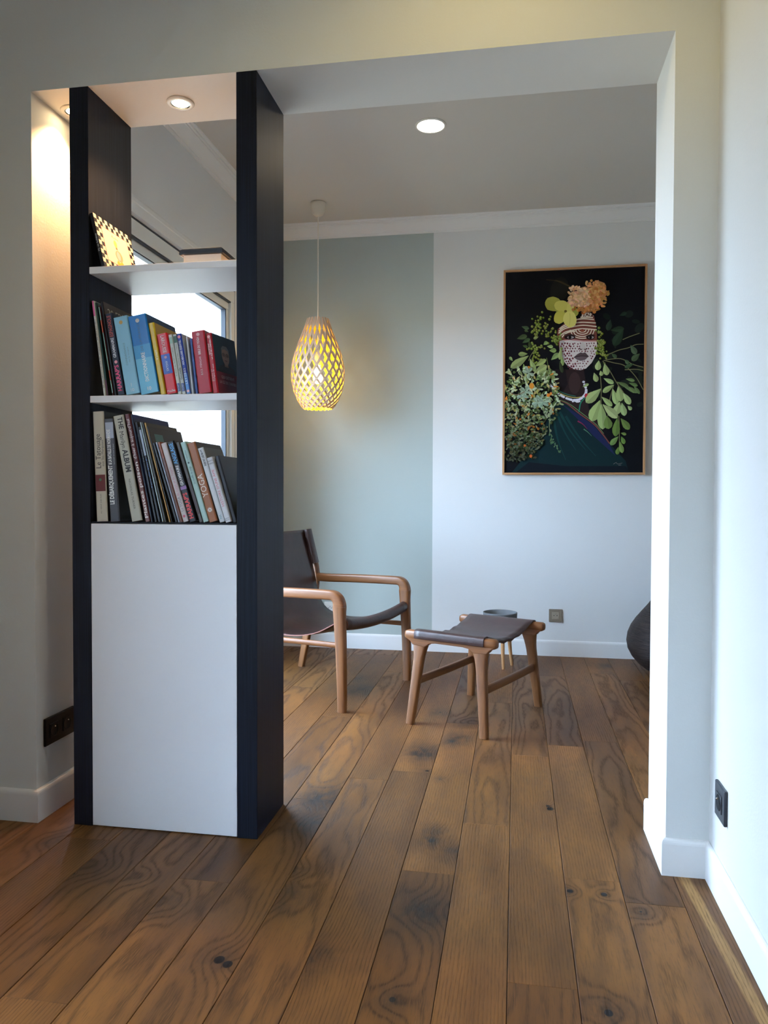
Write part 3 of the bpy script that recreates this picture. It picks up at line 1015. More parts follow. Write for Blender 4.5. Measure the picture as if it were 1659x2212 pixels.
book(-.8317, 17.17, .0180, .1987, .006, .13, Z3, (220, 220, 224), 'white paperback lettered in red, last white spine on the right', G3,
     texts=[("HISTOIRE D'UNE ÂME", .24, .81, .0110, (206, 110, 122), 'up'), ('SAINTE', .945, .8, .0065, (90, 90, 96), 'flat'), ('THÉRÈSE', .905, .8, .0065, (90, 90, 96), 'flat'), ('point', .06, .9, .0065, (80, 80, 84), 'flat'), ('vivre', .035, .9, .0065, (80, 80, 84), 'flat')])
book(-.8120, 16.08, .0130, .2033, .015, .16, Z3, (52, 54, 60), 'dark grey book at the right end, leaning by the upright', G3, side=(70, 72, 76))

# top shelf: square checkered book leaning on the left upright
Z1 = 1.6970
b = thing('checkered_book', 'black spined square book with a checkered border on its cream cover, leaning on the upright', 'book', (-1.2203, 0.0025, Z1 + 0.0003))
bh, bd, bt = .1640, .222, .0110
b.rotation_euler = (0, -R(13.3), 0)
M_BKB = cover_mat((24, 25, 30))
MB().box(0, bt, 0, bd, 0, bh).build('cover', M_BKB, b, bevel=0.0008)
M_CREAM = plain('cream_cover_print', (200, 186, 170), rough=0.4)
ck = MB()
nz, ny = 12, 14
cz, cy_ = bh / nz, bd / ny
for i in range(ny):
    for j in range(nz):
        border = i < 2 or i >= ny - 2 or j < 2 or j >= nz - 2
        if border and (i + j) % 2 == 1:
            ck.add([(bt + .0003, i * cy_, j * cz), (bt + .0003, (i + 1) * cy_, j * cz), (bt + .0003, (i + 1) * cy_, (j + 1) * cz), (bt + .0003, i * cy_, (j + 1) * cz)], [(0, 1, 2, 3)])
ck.add([(bt + .0004, 2 * cy_, 2 * cz), (bt + .0004, bd - 2 * cy_, 2 * cz), (bt + .0004, bd - 2 * cy_, bh - 2 * cz), (bt + .0004, 2 * cy_, bh - 2 * cz)], [(0, 1, 2, 3)])
ck.build('cover_print', M_CREAM, b)
rl = MB()
y0_, y1_, z0_, z1_ = 2 * cy_, bd - 2 * cy_, 2 * cz, bh - 2 * cz
for (a0, a1, c0, c1) in ((y0_, y1_, z0_, z0_ + .0015), (y0_, y1_, z1_ - .0015, z1_), (y0_, y0_ + .002, z0_, z1_), (y1_ - .002, y1_, z0_, z1_)):
    rl.add([(bt + .0005, a0, c0), (bt + .0005, a1, c0), (bt + .0005, a1, c1), (bt + .0005, a0, c1)], [(0, 1, 2, 3)])
rl.build('red_line', ink((196, 44, 44)), b)
cx = bt
cover_shape(b, ell(.112, .062, .022, .018), (128, 140, 110), .0006, 'ornament')
cover_shape(b, ell(.108, .062, .012, .014), (150, 156, 160), .0008, 'ornament')
cover_shape(b, [(.088, .034), (.096, .046), (.110, .040), (.124, .048), (.138, .036), (.128, .028), (.112, .030), (.098, .026)], (204, 146, 46), .0007, 'ornament')
cover_shape(b, ell(.104, .100, .010, .012), (206, 168, 92), .0006, 'ornament')
cover_shape(b, [(.100, .082), (.112, .082), (.110, .090), (.102, .090)], (120, 100, 60), .0006, 'ornament')
text_part(b, 'R u h u', .011, ink((150, 110, 60)), (bt + .0008, .108, .120), (0, 1, 0), (0, 0, 1), 1.2, align='CENTER')
text_part(b, 'Ma vie bohème', .0088, ink((220, 222, 226)), (bt * .5, -.0006, .046), UPX, UPY, 1.0)

b = thing('black_leather_book', 'thick black leather book lying flat on the top shelf', 'book', (-0.978, 0.030, Z1 + 0.0003))
Wb, Db, Hb = .128, .175, .047
M_LEATHB = plain('black_book_leather', (24, 27, 34), rough=0.38, bump=0.3, bscale=300, var=0.1)
MB().box(.002, Wb, .001, Db, 0, .003).build('back_cover', plain('red_cloth_cover', (120, 44, 44), rough=0.6), b, bevel=.001)
MB().box(.006, Wb - .005, .004, Db - .006, .003, .0305).build('pages', plain('white_page_edges', (226, 222, 216), rough=0.7, bump=.3, bscale=500), b)
pr = [(-.006, .0315), (-.005, .0290), (-.001, .0280), (.004, .0300), (Wb - .004, .0300), (Wb + .002, .0290), (Wb + .004, .0320), (Wb + .003, .0440), (Wb - .002, Hb), (.004, Hb - .001), (-.004, .0440)]
MB().prism(pr, -.004, Db, 'y').build('cover', M_LEATHB, b, bevel=.002)

# ------------------------------------------------------------------ armchair
TEAK = wood('warm_teak', (136, 90, 51), (95, 58, 31), rough=0.38, axis=2)
TEAK_H = wood('warm_teak_rails', (142, 94, 54), (99, 61, 33), rough=0.38, axis=0)
TEAK_W = wood('warm_teak_cross', (136, 90, 51), (95, 58, 31), rough=0.38, axis=1)


def leather_mat():
    mt, nt, p = new_mat('dark_brown_leather')
    oc = OBJC(nt)
    n = NOISE(nt, oc, 9.0, 4.0, 0.6)
    nt.links.new(MIXC(nt, MAPR(nt, n, .3, .7), lin((64, 42, 40)), lin((44, 29, 29))), p.inputs['Base Color'])
    p.inputs['Roughness'].default_value = 0.34
    p.inputs['Specular IOR Level'].default_value = 0.6
    vo = ND(nt, 'ShaderNodeTexVoronoi')
    nt.links.new(oc, vo.inputs['Vector'])
    vo.inputs['Scale'].default_value = 420.0
    h = MATH(nt, 'ADD', MATH(nt, 'MULTIPLY', vo.outputs['Distance'], 0.35), MATH(nt, 'MULTIPLY', NOISE(nt, oc, 22.0, 3.0), 0.9))
    BUMP(nt, p, h, 0.3, 0.004)
    return mt


M_LEATHER = leather_mat()
M_LEDGE = plain('cut_leather_edge', (128, 78, 66), rough=0.6, var=0.1)
ch = thing('armchair', 'low wooden armchair with a dark brown leather sling seat, half hidden by the bookcase', 'armchair', (-0.773, 1.310, 0), R(-18.2))
CW = 0.687     # width between leg centres; local x = forward, y = across, s = -x = backward


def sheet(rows, thick, name, parent, mats, edge_mi=1):
    """leather sheet from a grid of points, given thickness along its normals"""
    nr, nc = len(rows), len(rows[0])
    P = [[Vector(p) for p in r] for r in rows]
    N = []
    for i in range(nr):
        q = []
        for j in range(nc):
            a = P[min(i + 1, nr - 1)][j] - P[max(i - 1, 0)][j]
            b_ = P[i][min(j + 1, nc - 1)] - P[i][max(j - 1, 0)]
            q.append(a.cross(b_).normalized())
        N.append(q)
    mb = MB()
    vs = [P[i][j] + N[i][j] * thick / 2 for i in range(nr) for j in range(nc)] + [P[i][j] - N[i][j] * thick / 2 for i in range(nr) for j in range(nc)]
    o = nr * nc
    fs, es = [], []
    for i in range(nr - 1):
        for j in range(nc - 1):
            k = i * nc + j
            fs.append((k, k + 1, k + nc + 1, k + nc))
            fs.append((o + k, o + k + nc, o + k + nc + 1, o + k + 1))
    for j in range(nc - 1):
        es.append((j, o + j, o + j + 1, j + 1)); k = (nr - 1) * nc + j
        es.append((k, k + 1, o + k + 1, o + k))
    for i in range(nr - 1):
        k = i * nc
        es.append((k, k + nc, o + k + nc, o + k)); k += nc - 1
        es.append((k, o + k, o + k + nc, k + nc))
    b0 = len(mb.v)
    mb.add(vs, fs, 0, True)
    for e in es:
        mb.f.append(e); mb.mi.append(edge_mi); mb.sm.append(False)
    return mb.build(name, mats, parent)


for wy in (0.0, CW):
    # front leg: tapers to the foot, widens to the armrest
    pts = spline([(-.002, wy, 0), (-.004, wy, .15), (-.010, wy, .32), (-.016, wy, .44), (-.017, wy, .49)], 4)
    n = len(pts)
    sz = [(.034 + .010 * (k / (n - 1)), .040 + .022 * (k / (n - 1))) for k in range(n)]
    MB().sweep(pts, (0, 1, 0), sz, n=24, ex=4.0).build('front_leg', TEAK, ch)
    # armrest: bends over from the leg and runs back to the rear post
    pts = spline([(-.017, wy, .4902), (-.018, wy, .505), (-.026, wy, .525), (-.046, wy, .540), (-.080, wy, .5425), (-.20, wy, .5415), (-.34, wy, .539), (-.48, wy, .534), (-.565, wy, .534), (-.592, wy, .538)], 5)
    n = len(pts)
    sz = []
    for k in range(n):
        f = k / (n - 1)
        a = min(1, f / .35)
        sz.append((.044 + .006 * math.sin(math.pi * min(1, f * 1.1)), .062 * (1 - a) + .046 * a if f < .93 else .046 + (f - .93) * .35))
    MB().sweep(pts, (0, 1, 0), sz, n=24, ex=4.0).build('armrest', TEAK_H, ch)
    # rear leg and reclining back post in one bent piece
    pts = spline([(-.695, wy, 0), (-.675, wy, .10), (-.650, wy, .22), (-.622, wy, .36), (-.602, wy, .47), (-.596, wy, .54), (-.603, wy, .61), (-.628, wy, .70), (-.655, wy, .792)], 4)
    n = len(pts)
    sz = [(.034, .034 + .014 * math.sin(math.pi * min(1, k / (n - 1) * 1.15))) for k in range(n)]
    MB().sweep(pts, (0, 1, 0), sz, n=20, ex=4.5).build('rear_leg', TEAK, ch)
    # side rail
    MB().sweep([(-.018, wy, .309), (-.20, wy, .308), (-.42, wy, .306), (-.640, wy, .304)], (0, 1, 0), (.022, .026), n=16, ex=2.4).build('side_rail', TEAK_H, ch)
# cross rails inside the sling
pts = spline([(-.016, .0, .408), (-.016, .15, .392), (-.016, CW / 2, .380), (-.016, CW - .15, .392), (-.016, CW, .408)], 5)
MB().sweep(pts, (1, 0, 0), (.030, .034), n=16, ex=2.6).build('front_rail', TEAK_W, ch)
MB().sweep([(-.640, .0, .300), (-.640, CW, .300)], (1, 0, 0), (.026, .030), n=16, ex=2.6).build('rear_rail', TEAK_W, ch)
MB().sweep([(-.640, .012, .690), (-.640, CW - .012, .690)], (1, 0, 0), (.020, .030), n=16, ex=2.6).build('back_rail', TEAK_W, ch)
# leather sling: back, hollow seat, rolled over the front rail
path = spline([(-.6585, .806), (-.640, .735), (-.607, .630), (-.583, .545), (-.560, .450), (-.520, .378), (-.452, .340), (-.360, .326), (-.260, .330), (-.165, .352),
               (-.090, .388), (-.040, .418), (-.014, .431), (.006, .422), (.010, .402), (.000, .384), (-.018, .378), (-.040, .384)], 4)
rows = []
npth = len(path)
for i, p in enumerate(path):
    f = i / (npth - 1)
    back = max(0.0, min(1.0, (p.y - .36) / .3)) if p.x < -.4 else 0.0
    front = max(0.0, min(1.0, (p.x + .45) / .40))
    ins = .028
    r = []
    ncol = 15
    for j in range(ncol):
        u = j / (ncol - 1)
        y = ins + (CW - 2 * ins) * u
        bow = 4 * u * (1 - u)
        dz = -.024 * bow * front - .012 * bow * (1 - front) * (1 - back)
        dx = .012 * bow * back
        r.append((p.x + dx, y, p.y + dz))
    rows.append(r)
sheet(rows, .0045, 'leather_sling', ch, [M_LEATHER, M_LEDGE])
# sleeves of the sling around the upper back posts
for wy, sg in ((0.0, 1), (CW, -1)):
    pts = spline([(-.6035, wy + sg * .006, .612), (-.628, wy + sg * .006, .70), (-.6565, wy + sg * .006, .805)], 5)
    MB().sweep(pts, (0, 1, 0), (.058, .050), n=20, ex=3.4).build('leather_sleeve', M_LEATHER, ch)

# ------------------------------------------------------------------ footstool
st = thing('footstool', 'wooden footstool with a dark leather sling top in front of the armchair', 'footstool', (-0.439, 1.191, 0), R(-24.2))
SU, SW = 0.363, 0.582


def rail_path(wy):
    return [(-.044, wy, .391), (-.041, wy, .391), (-.030, wy, .391), (.05, wy, .390), (.18, wy, .389), (.31, wy, .390), (.392, wy, .391), (.402, wy, .391), (.405, wy, .391)]


def rail_sizes(k=1.0):
    return [(.020, .018), (.034, .032), (.042, .042), (.042, .043), (.042, .043), (.042, .043), (.042, .042), (.034, .032), (.020, .018)]


for wy in (.034, .548):
    MB().sweep(rail_path(wy), (0, 1, 0), rail_sizes(), n=24, ex=3.2).build('rail', TEAK_H, st)
    # curved apron that joins rail and legs
    ap = [(-.036, .388), (-.030, .374), (-.012, .364), (.000, .350), (.060, .345), (.072, .352), (.088, .362), (.115, .366), (.248, .366), (.275, .362), (.291, .352), (.303, .345), (.363, .350), (.375, .364), (.393, .374), (.399, .388)]
    v = MB()
    v.prism([(a, b_) for a, b_ in ap], wy - .0190, wy + .0190, 'y')
    v.build('apron', TEAK_H, st, bevel=.003)
for sx in (0, 1):
    for sy in (0, 1):
        fu, tu = (0.0, .034) if sx == 0 else (SU, SU - .034)
        fy, ty = (0.0, .034) if sy == 0 else (SW, .548)
        pts, sz = [], []
        for k in range(15):
            f = k / 14
            pts.append((fu + (tu - fu) * f, fy + (ty - fy) * f, .352 * f))
            wd = .034 + .014 * f + (.020 * max(0, (f - .78) / .22) ** 1.8)
            sz.append((.031 + .004 * f, wd))
        MB().sweep(pts, (0, 1, 0), sz, n=20, ex=5.0).build('leg', TEAK, st)
for sx in (0, 1):
    u_ = .019 if sx == 0 else SU - .019
    pts = spline([(u_, .020, .190), (u_, .06, .190), (u_, .29, .188), (u_, .52, .190), (u_, .562, .190)], 4)
    n = len(pts)
    sz = [(.019 + .008 * abs(2 * k / (n - 1) - 1) ** 6, .036 + .012 * abs(2 * k / (n - 1) - 1) ** 6) for k in range(n)]
    MB().sweep(pts, (1, 0, 0), sz, n=18, ex=4.5).build('stretcher', TEAK_W, st)
path = spline([(.0110, .3800), (.0100, .3850), (.0095, .394), (.014, .411), (.034, .4165), (.060, .4125), (.13, .394), (.21, .379), (.291, .373), (.37, .379), (.45, .394),
               (.522, .4125), (.548, .4165), (.568, .411), (.5725, .394), (.5720, .385), (.5710, .380)], 4)
rows = []
for i, p in enumerate(path):
    r = []
    mid = max(0.0, 1 - abs(p.x - .291) / .235)
    for j in range(13):
        u = j / 12
        e = .010 * math.sin(p.x * 62.0) * (1 if j in (0, 12) else 0) * min(1, mid * 2)
        ins = .012 * math.sqrt(mid)
        uu = .012 + ins + (.339 - 2 * ins) * u
        dz = (-.006 * 4 * u * (1 - u) + .004 * abs(2 * u - 1) ** 4 * math.sin(p.x * 75)) * mid
        r.append((uu, p.x, p.y + dz))
    lip = min(1.0, mid * 2.5)
    a0, a1 = r[0], r[-1]
    r = [(a0[0] + .002 * lip, a0[1], a0[2] - .016 * lip), (a0[0] - .003 * lip, a0[1], a0[2] - .007 * lip)] + r + [(a1[0] + .003 * lip + 1e-5, a1[1], a1[2] - .007 * lip), (a1[0] - .002 * lip + 2e-5, a1[1], a1[2] - .016 * lip)]
    rows.append(r)
sheet(rows, .0045, 'leather_top', st, [M_LEATHER, M_LEDGE], 0)

# ------------------------------------------------------------------ planter on wooden legs behind the stool
M_CONC = plain('grey_planter_clay', (112, 116, 120), rough=0.7, var=0.15, bump=0.2, bscale=80)
BEECH = wood('pale_beech', (206, 160, 110), (176, 126, 80), rough=0.45, axis=2)
pl = thing('planter', 'round grey planter on pale wooden legs behind the footstool', 'planter', (-0.066, 2.375, 0))
MB().lathe([(.086, .215), (.092, .218), (.0985, .30), (.1, .320), (.0995, .3235), (.096, .3245), (.0935, .322), (.0925, .30), (.0915, .285), (.0005, .285)], 48, cap0=True, cap1=False).build('pot', M_CONC, pl)
MB().lathe([(.0905, .2855), (.07, .290), (.03, .291), (.0005, .291)], 32, cap0=False).build('pale_filling', plain('pale_gravel', (196, 192, 180), rough=.9, bump=.6, bscale=90, var=.2), pl)
for (a, b_) in ((-.084, .025), (.021, -.065), (.070, .050)):
    MB().sweep([(a, b_, 0), (a * .86, b_ * .86, .09), (a * .70, b_ * .70, .222)], (1, 0, 0), [(.016, .016), (.021, .021), (.025, .025)], n=16, ex=2.0).build('leg', BEECH, pl)

# ------------------------------------------------------------------ dark floor vase at the right of the back room
def vase_mat():
    mt, nt, p = new_mat('dark_carved_wood')
    oc = OBJC(nt)
    n = NOISE(nt, VSCALE(nt, oc, (14.0, 14.0, 190.0)), 1.0, 4.0, 0.7, 0.3)
    f = MAPR(nt, n, .35, .68)
    nt.links.new(MIXC(nt, f, lin((14, 12, 13)), lin((62, 51, 48))), p.inputs['Base Color'])
    p.inputs['Roughness'].default_value = 0.5
    p.inputs['Specular IOR Level'].default_value = 0.22
    BUMP(nt, p, n, 0.9, 0.006)
    return mt


MB().lathe([(.100, 0), (.128, .004), (.165, .018), (.205, .048), (.240, .088), (.262, .130), (.270, .175), (.264, .220), (.246, .265), (.220, .305), (.188, .345), (.155, .385),
            (.126, .425), (.100, .475), (.080, .535), (.068, .600), (.064, .66), (.070, .70), (.064, .705), (.055, .68)], 64, cap1=False).build('floor_vase', vase_mat(), None, loc=(0.925, 2.40, 0.0006))
v_ = bpy.data.objects['floor_vase']
v_['label'] = 'big dark round-bellied floor vase with streaked surface beside the right jamb'
v_['category'] = 'vase'

# ------------------------------------------------------------------ sockets
M_SOCKB = plain('anthracite_plastic', (38, 42, 50), rough=0.35, var=0.05)
M_SOCKD = plain('black_plastic', (11, 12, 17), rough=0.5, spec=0.15)
M_SOCKT = plain('taupe_metal_plate', (132, 120, 104), rough=0.4, metal=0.0, var=0.05)
M_SOCKI = plain('taupe_insert', (158, 146, 128), rough=0.4)
M_SOCKW = plain('white_plastic', (232, 232, 228), rough=0.3)


def socket(label, loc, rz, mats, n=1, size=.081, group=None):
    """plate in local xz plane facing -y; French outlet: round well, earth pin, two holes"""
    t = thing('wall_socket', label, 'socket', loc, rz, group)
    pitch = .071
    wd = size + pitch * (n - 1)
    MB().box(-size / 2, -size / 2 + wd, -.0085, -.0004, -size / 2, size / 2).build('plate', mats[0], t, bevel=.003)
    for k in range(n):
        c = k * pitch
        s = MB()
        s.box(c - .0225, c + .0225, -.0105, -.0080, -.0225, .0225)
        so = s.build('insert', mats[1], t, bevel=.0015)
        MB().lathe([(.0205, -.0106), (.0195, -.0116), (.0186, -.0109), (.0180, -.0107), (.0005, -.0107)], 32, cx=c, cy=0, axis='y', cap0=False, cap1=True).build('well', mats[2], so)
        MB().lathe([(.0024, -.0108), (.0024, -.0150), (.0014, -.0165), (.0003, -.0168)], 12, cx=c, cy=.0100, axis='y', cap0=False).build('earth_pin', M_CHROME, so)
        for hx in (-.0095, .0095):
            MB().lathe([(.0026, -.01085), (.0001, -.01086)], 12, cx=c + hx, cy=0.001, axis='y', cap0=False).build('pin_hole', M_SOCKD, so)
    return t


socket('single taupe wall socket low on the pale back wall', (0.272, YB, 0.2555), 0, (M_SOCKT, M_SOCKI, M_SOCKI))
socket('single anthracite wall socket on the white right wall', (XW, -0.127, 0.252), R(-90), (M_SOCKB, M_SOCKB, M_SOCKD), size=.088)
socket('black double wall socket on the left jamb beside the bookcase', (XL, 0.078, 0.264), R(90), (M_SOCKD, M_SOCKD, M_SOCKD), n=2, size=.088)
socket('white wall socket on the sage wall, glimpsed behind the armchair', (-1.180, YB, 0.262), 0, (M_SOCKW, M_SOCKW, M_SOCKW))

# ------------------------------------------------------------------ pendant lamp
PX, PY = -1.165, 2.35
ZB = 1.530
pd = thing('pendant_lamp', 'pear-shaped lattice pendant lamp of pale wood strips, glowing yellow inside', 'lamp', (PX, PY, 0))
M_CUP = plain('cream_lamp_plastic', (214, 202, 182), rough=0.5)
MB().lathe([(.044, ZC - .0006), (.0475, ZC - .004), (.0465, ZC - .020), (.040, ZC - .050), (.030, ZC - .070), (.016, ZC - .080), (.006, ZC - .082)], 36).build('canopy', M_CUP, pd)
MB().tube([(0, 0, ZC - .078), (0, 0, 2.3), (0, 0, 2.0), (0, 0, 1.852)], .0032, 10).build('cable', plain('white_cable', (226, 220, 206), rough=.5), pd)
MB().lathe([(.010, 1.865), (.019, 1.860), (.021, 1.835), (.021, 1.795), (.017, 1.790)], 24).build('lamp_holder', M_CUP, pd)
M_BULB = emit('bulb_glow', (255, 220, 140), 16.0)
MB().lathe([(.013, 1.792), (.014, 1.780), (.020, 1.765), (.027, 1.745), (.030, 1.722), (.028, 1.702), (.020, 1.688), (.010, 1.681), (.0005, 1.679)], 28, cap0=False, cap1=False).build('bulb', M_BULB, pd)
ld = bpy.data.lights.new('bulb', 'POINT')
ld.energy = BULB_W
ld.color = (1.0, 0.80, 0.56)
ld.shadow_soft_size = .03
lo = bpy.data.objects.new('bulb_light', ld)
COL.objects.link(lo)
lo.parent = pd
lo.location = (0, 0, 1.655)
prof = spline([(0, .086, 0), (.03, .110, 0), (.07, .131, 0), (.12, .149, 0), (.17, .158, 0), (.215, .161, 0), (.27, .155, 0), (.33, .140, 0), (.39, .119, 0), (.45, .095, 0), (.50, .077, 0), (.540, .065, 0)], 8)
PZ = np.array([p.x for p in prof]); PRR = np.array([p.y for p in prof])
NS = 20
rowh = np.array([.012, .015, .018, .021, .024, .027, .031, .035, .039, .043, .048, .055, .064, .072])
rowh = rowh / rowh.sum() * .540
zc = np.concatenate([[0], np.cumsum(rowh)])
thc = np.arange(len(zc)) * math.pi / NS
M_LATH = plain('pale_lath_outside', (196, 166, 140), rough=.5, var=.12)


def yellow_inside():
    mt, nt, p = new_mat('yellow_painted_inside')
    p.inputs['Base Color'].default_value = lin((250, 214, 10))
    p.inputs['Roughness'].default_value = .55
    return mt


M_YEL = yellow_inside()


def lath_mesh(sign, rad):
    nst = 84
    vs, fs, mi = [], [], []
    for i in range(nst + 1):
        z = .540 * i / nst
        th = sign * float(np.interp(z, zc, thc))
        r = float(np.interp(z, PZ, PRR)) + rad
        dz = .003
        z2, z1 = min(.540, z + dz), max(0, z - dz)
        def pt(q):
            a = sign * float(np.interp(q, zc, thc)); rr = float(np.interp(q, PZ, PRR)) + rad
            return Vector((rr * math.cos(a), rr * math.sin(a), q))
        t = (pt(z2) - pt(z1)).normalized()
        c = Vector((r * math.cos(th), r * math.sin(th), z))
        nrm = Vector((math.cos(th), math.sin(th), 0))
        sd = t.cross(nrm).normalized()
        nn = sd.cross(t).normalized()
        wd = .0056 + .0014 * math.sin(math.pi * i / nst)
        hk = .0009
        for a, b_ in ((-wd, hk), (wd, hk), (wd, -hk), (-wd, -hk)):
            vs.append(c + sd * a + nn * b_ + Vector((0, 0, ZB)))
    for i in range(nst):
        k = i * 4
        for q in range(4):
            j = (q + 1) % 4
            fs.append((k + q, k + j, k + 4 + j, k + 4 + q))
            mi.append(1 if q == 2 else 0)
    fs.append((3, 2, 1, 0)); mi.append(0)
    e = nst * 4
    fs.append((e, e + 1, e + 2, e + 3)); mi.append(0)
    me = bpy.data.meshes.new('lath')
    me.from_pydata(vs, [], fs)
    me.materials.append(M_LATH); me.materials.append(M_YEL)
    bm = bmesh.new(); bm.from_mesh(me)
    bmesh.ops.recalc_face_normals(bm, faces=bm.faces)
    bm.to_mesh(me); bm.free()
    me.polygons.foreach_set('material_index', mi)
    return me


for sg, rad in ((1, .0010), (-1, -.0010)):
    me = lath_mesh(sg, rad)
    for k in range(NS):
        o = link('lath', me, pd)
        o.rotation_euler = (0, 0, 2 * math.pi * k / NS + .05)
rv = MB()
for i in range(1, len(zc) - 1):
    z = zc[i]; r = float(np.interp(z, PZ, PRR)) + .0022
    for k in range(NS * 2):
        if (i + k) % 2:
            continue
        a = math.pi * k / NS + .05
        d = Vector((math.cos(a), math.sin(a), 0)); q = Vector((-d.y, d.x, 0)); u3 = Vector((0, 0, 1))
        c = d * r + Vector((0, 0, z + ZB))
        e = .0022
        rv.add([c + q * e, c + u3 * e, c - q * e, c - u3 * e, c + d * .0018], [(0, 1, 4), (1, 2, 4), (2, 3, 4), (3, 0, 4)], 0, True)
o = rv.build('rivet', plain('pale_rivet', (226, 206, 186), rough=.4), pd)
o['kind'] = 'stuff'

# ------------------------------------------------------------------ framed portrait on the back wall
PW, PH = .836, 1.2515                     # printed sheet
pcx, pcz = .3668, 1.7775
pf = thing('framed_portrait', 'large dark framed photograph of a person with painted face, flowers and leaves', 'picture', (pcx, YB, pcz))
OAKF = wood('light_oak_frame', (196, 150, 104), (160, 114, 72), rough=.4, axis=2)
OAKF_H = wood('light_oak_frame_rails', (196, 150, 104), (160, 114, 72), rough=.4, axis=0)
fwid, fdep = .0125, .032
for sg in (-1, 1):
    a = sg * (PW / 2 + fwid / 2)
    MB().box(a - fwid / 2, a + fwid / 2, -fdep, -.0006, -PH / 2 - fwid, PH / 2 + fwid).build('frame_side', OAKF, pf, bevel=.001)
    c = sg * (PH / 2 + fwid / 2)
    MB().box(-PW / 2, PW / 2, -fdep, -.0006, c - fwid / 2, c + fwid / 2).build('frame_rail', OAKF_H, pf, bevel=.001)
MB().box(-PW / 2, PW / 2, -.020, -.004, -PH / 2, PH / 2).build('backing', plain('dark_print_paper', (12, 14, 20), rough=.6, var=.15, spec=.12), pf)

# the print itself: flat coloured shapes; art coordinates are mapped to the sheet by a homography
src = [(105, 130), (1497, 68), (1470, 2125), (85, 2125)]
dst = [(-PW / 2, PH / 2), (PW / 2, PH / 2), (PW / 2, -PH / 2), (-PW / 2, -PH / 2)]
A_, B_ = [], []
for (x, y), (u, v) in zip(src, dst):
    A_.append([x, y, 1, 0, 0, 0, -u * x, -u * y]); B_.append(u)
    A_.append([0, 0, 0, x, y, 1, -v * x, -v * y]); B_.append(v)
HM = np.linalg.solve(np.array(A_, float), np.array(B_, float))


def art(x, y):
    w_ = HM[6] * x + HM[7] * y + 1
    u = (HM[0] * x + HM[1] * y + HM[2]) / w_
    v = (HM[3] * x + HM[4] * y + HM[5]) / w_
    return max(-PW / 2, min(PW / 2, u)), max(-PH / 2, min(PH / 2, v))


AV, AF, AC = [], [], []
rg = random.Random(5)


def shape(pts, col):
    y = -.0204 - 4.5e-6 * len(AF)
    b0 = len(AV)
    for p in pts:
        u, v = art(*p)
        AV.append((u, y, v))
    AF.append(tuple(range(b0, b0 + len(pts))))
    AC.append(lin(col))


def jit(col, d):
    k = rg.uniform(-d, d)
    return tuple(max(0, min(255, c + k + rg.uniform(-d * .4, d * .4))) for c in col)


def blob(cx, cy, rx, ry, col, rot=0.0, n=14, rough=.0):
    c, s = math.cos(rot), math.sin(rot)
    pts = []
    for k in range(n):
        a = 2 * math.pi * k / n
        q = 1 + rg.uniform(-rough, rough)
        x, y = rx * math.cos(a) * q, ry * math.sin(a) * q
        pts.append((cx + x * c - y * s, cy + x * s + y * c))
    shape(pts, col)


def leaf(x0, y0, x1, y1, w, col, vein=True):
    d = np.array([x1 - x0, y1 - y0], float)
    nn = np.array([-d[1], d[0]]) / (np.hypot(*d) + 1e-6)
    prof = [(0, .06), (.15, .34), (.35, .72), (.6, 1.0), (.8, .86), (.93, .5), (1, 0)]
    L = [np.array([x0, y0]) + d * t + nn * w / 2 * k for t, k in prof]
    Rr = [np.array([x0, y0]) + d * t - nn * w / 2 * k for t, k in prof]
    ctr = [np.array([x0, y0]) + d * t for t, k in prof]
    shape([tuple(p) for p in L] + [tuple(p) for p in reversed(ctr)], col)
    shape([tuple(p) for p in Rr] + [tuple(p) for p in reversed(ctr)], tuple(c * .86 for c in col))


def stroke(pts, w, col, taper=False):
    P = spline([(a, b, 0) for a, b in pts], 6)
    n = len(P)
    L, Q = [], []
    for i in range(n):
        t = P[min(i + 1, n - 1)] - P[max(i - 1, 0)]
        nn = Vector((-t.y, t.x, 0)).normalized()
        ww = w / 2 * (1 - .8 * i / (n - 1) if taper else 1)
        L.append(P[i] + nn * ww); Q.append(P[i] - nn * ww)
    for i in range(n - 1):
        shape([(L[i].x, L[i].y), (L[i + 1].x, L[i + 1].y), (Q[i + 1].x, Q[i + 1].y), (Q[i].x, Q[i].y)], col)


# soft dark backdrop foliage
for _ in range(36):
    blob(rg.uniform(1000, 1460), rg.uniform(480, 1500), rg.uniform(20, 70), rg.uniform(12, 40), jit((25, 32, 28), 6), rg.uniform(0, 3))
blob(640, 300, 90, 130, (27, 26, 24), .3)
stroke([(510, 200), (650, 220), (790, 290)], 10, (56, 48, 30)); stroke([(600, 205), (700, 250), (780, 290)], 6, (66, 56, 34))
# shoulders, robe
shape([(560, 1100), (880, 1090), (905, 1230), (930, 1480), (1140, 1830), (900, 1700), (640, 1500), (540, 1300)], (43, 31, 33))
shape([(600, 1090), (700, 1100), (720, 1240), (640, 1380), (560, 1260)], (30, 24, 28))
blob(790, 1230, 60, 110, (58, 42, 42))
shape([(640, 1400), (720, 1440), (830, 1530), (980, 1640), (1060, 1730), (1140, 1835), (1300, 2010), (1330, 2122), (160, 2122), (300, 1950), (480, 1700), (560, 1430)], (15, 38, 42))
shape([(650, 1430), (830, 1545), (980, 1655), (1130, 1835), (1200, 1960), (980, 1760), (800, 1570)], (30, 36, 74))
for a, b_ in (((600, 1500), (800, 1900)), ((640, 1520), (900, 1900)), ((580, 1600), (700, 2000)), ((700, 1560), (1000, 1960))):
    stroke([a, ((a[0] + b_[0]) / 2 - 15, (a[1] + b_[1]) / 2 + 10), b_], 26, (20, 58, 58), True)
shape([(200, 2122), (330, 2020), (700, 2060), (1300, 2060), (1340, 2122)], (15, 22, 30))
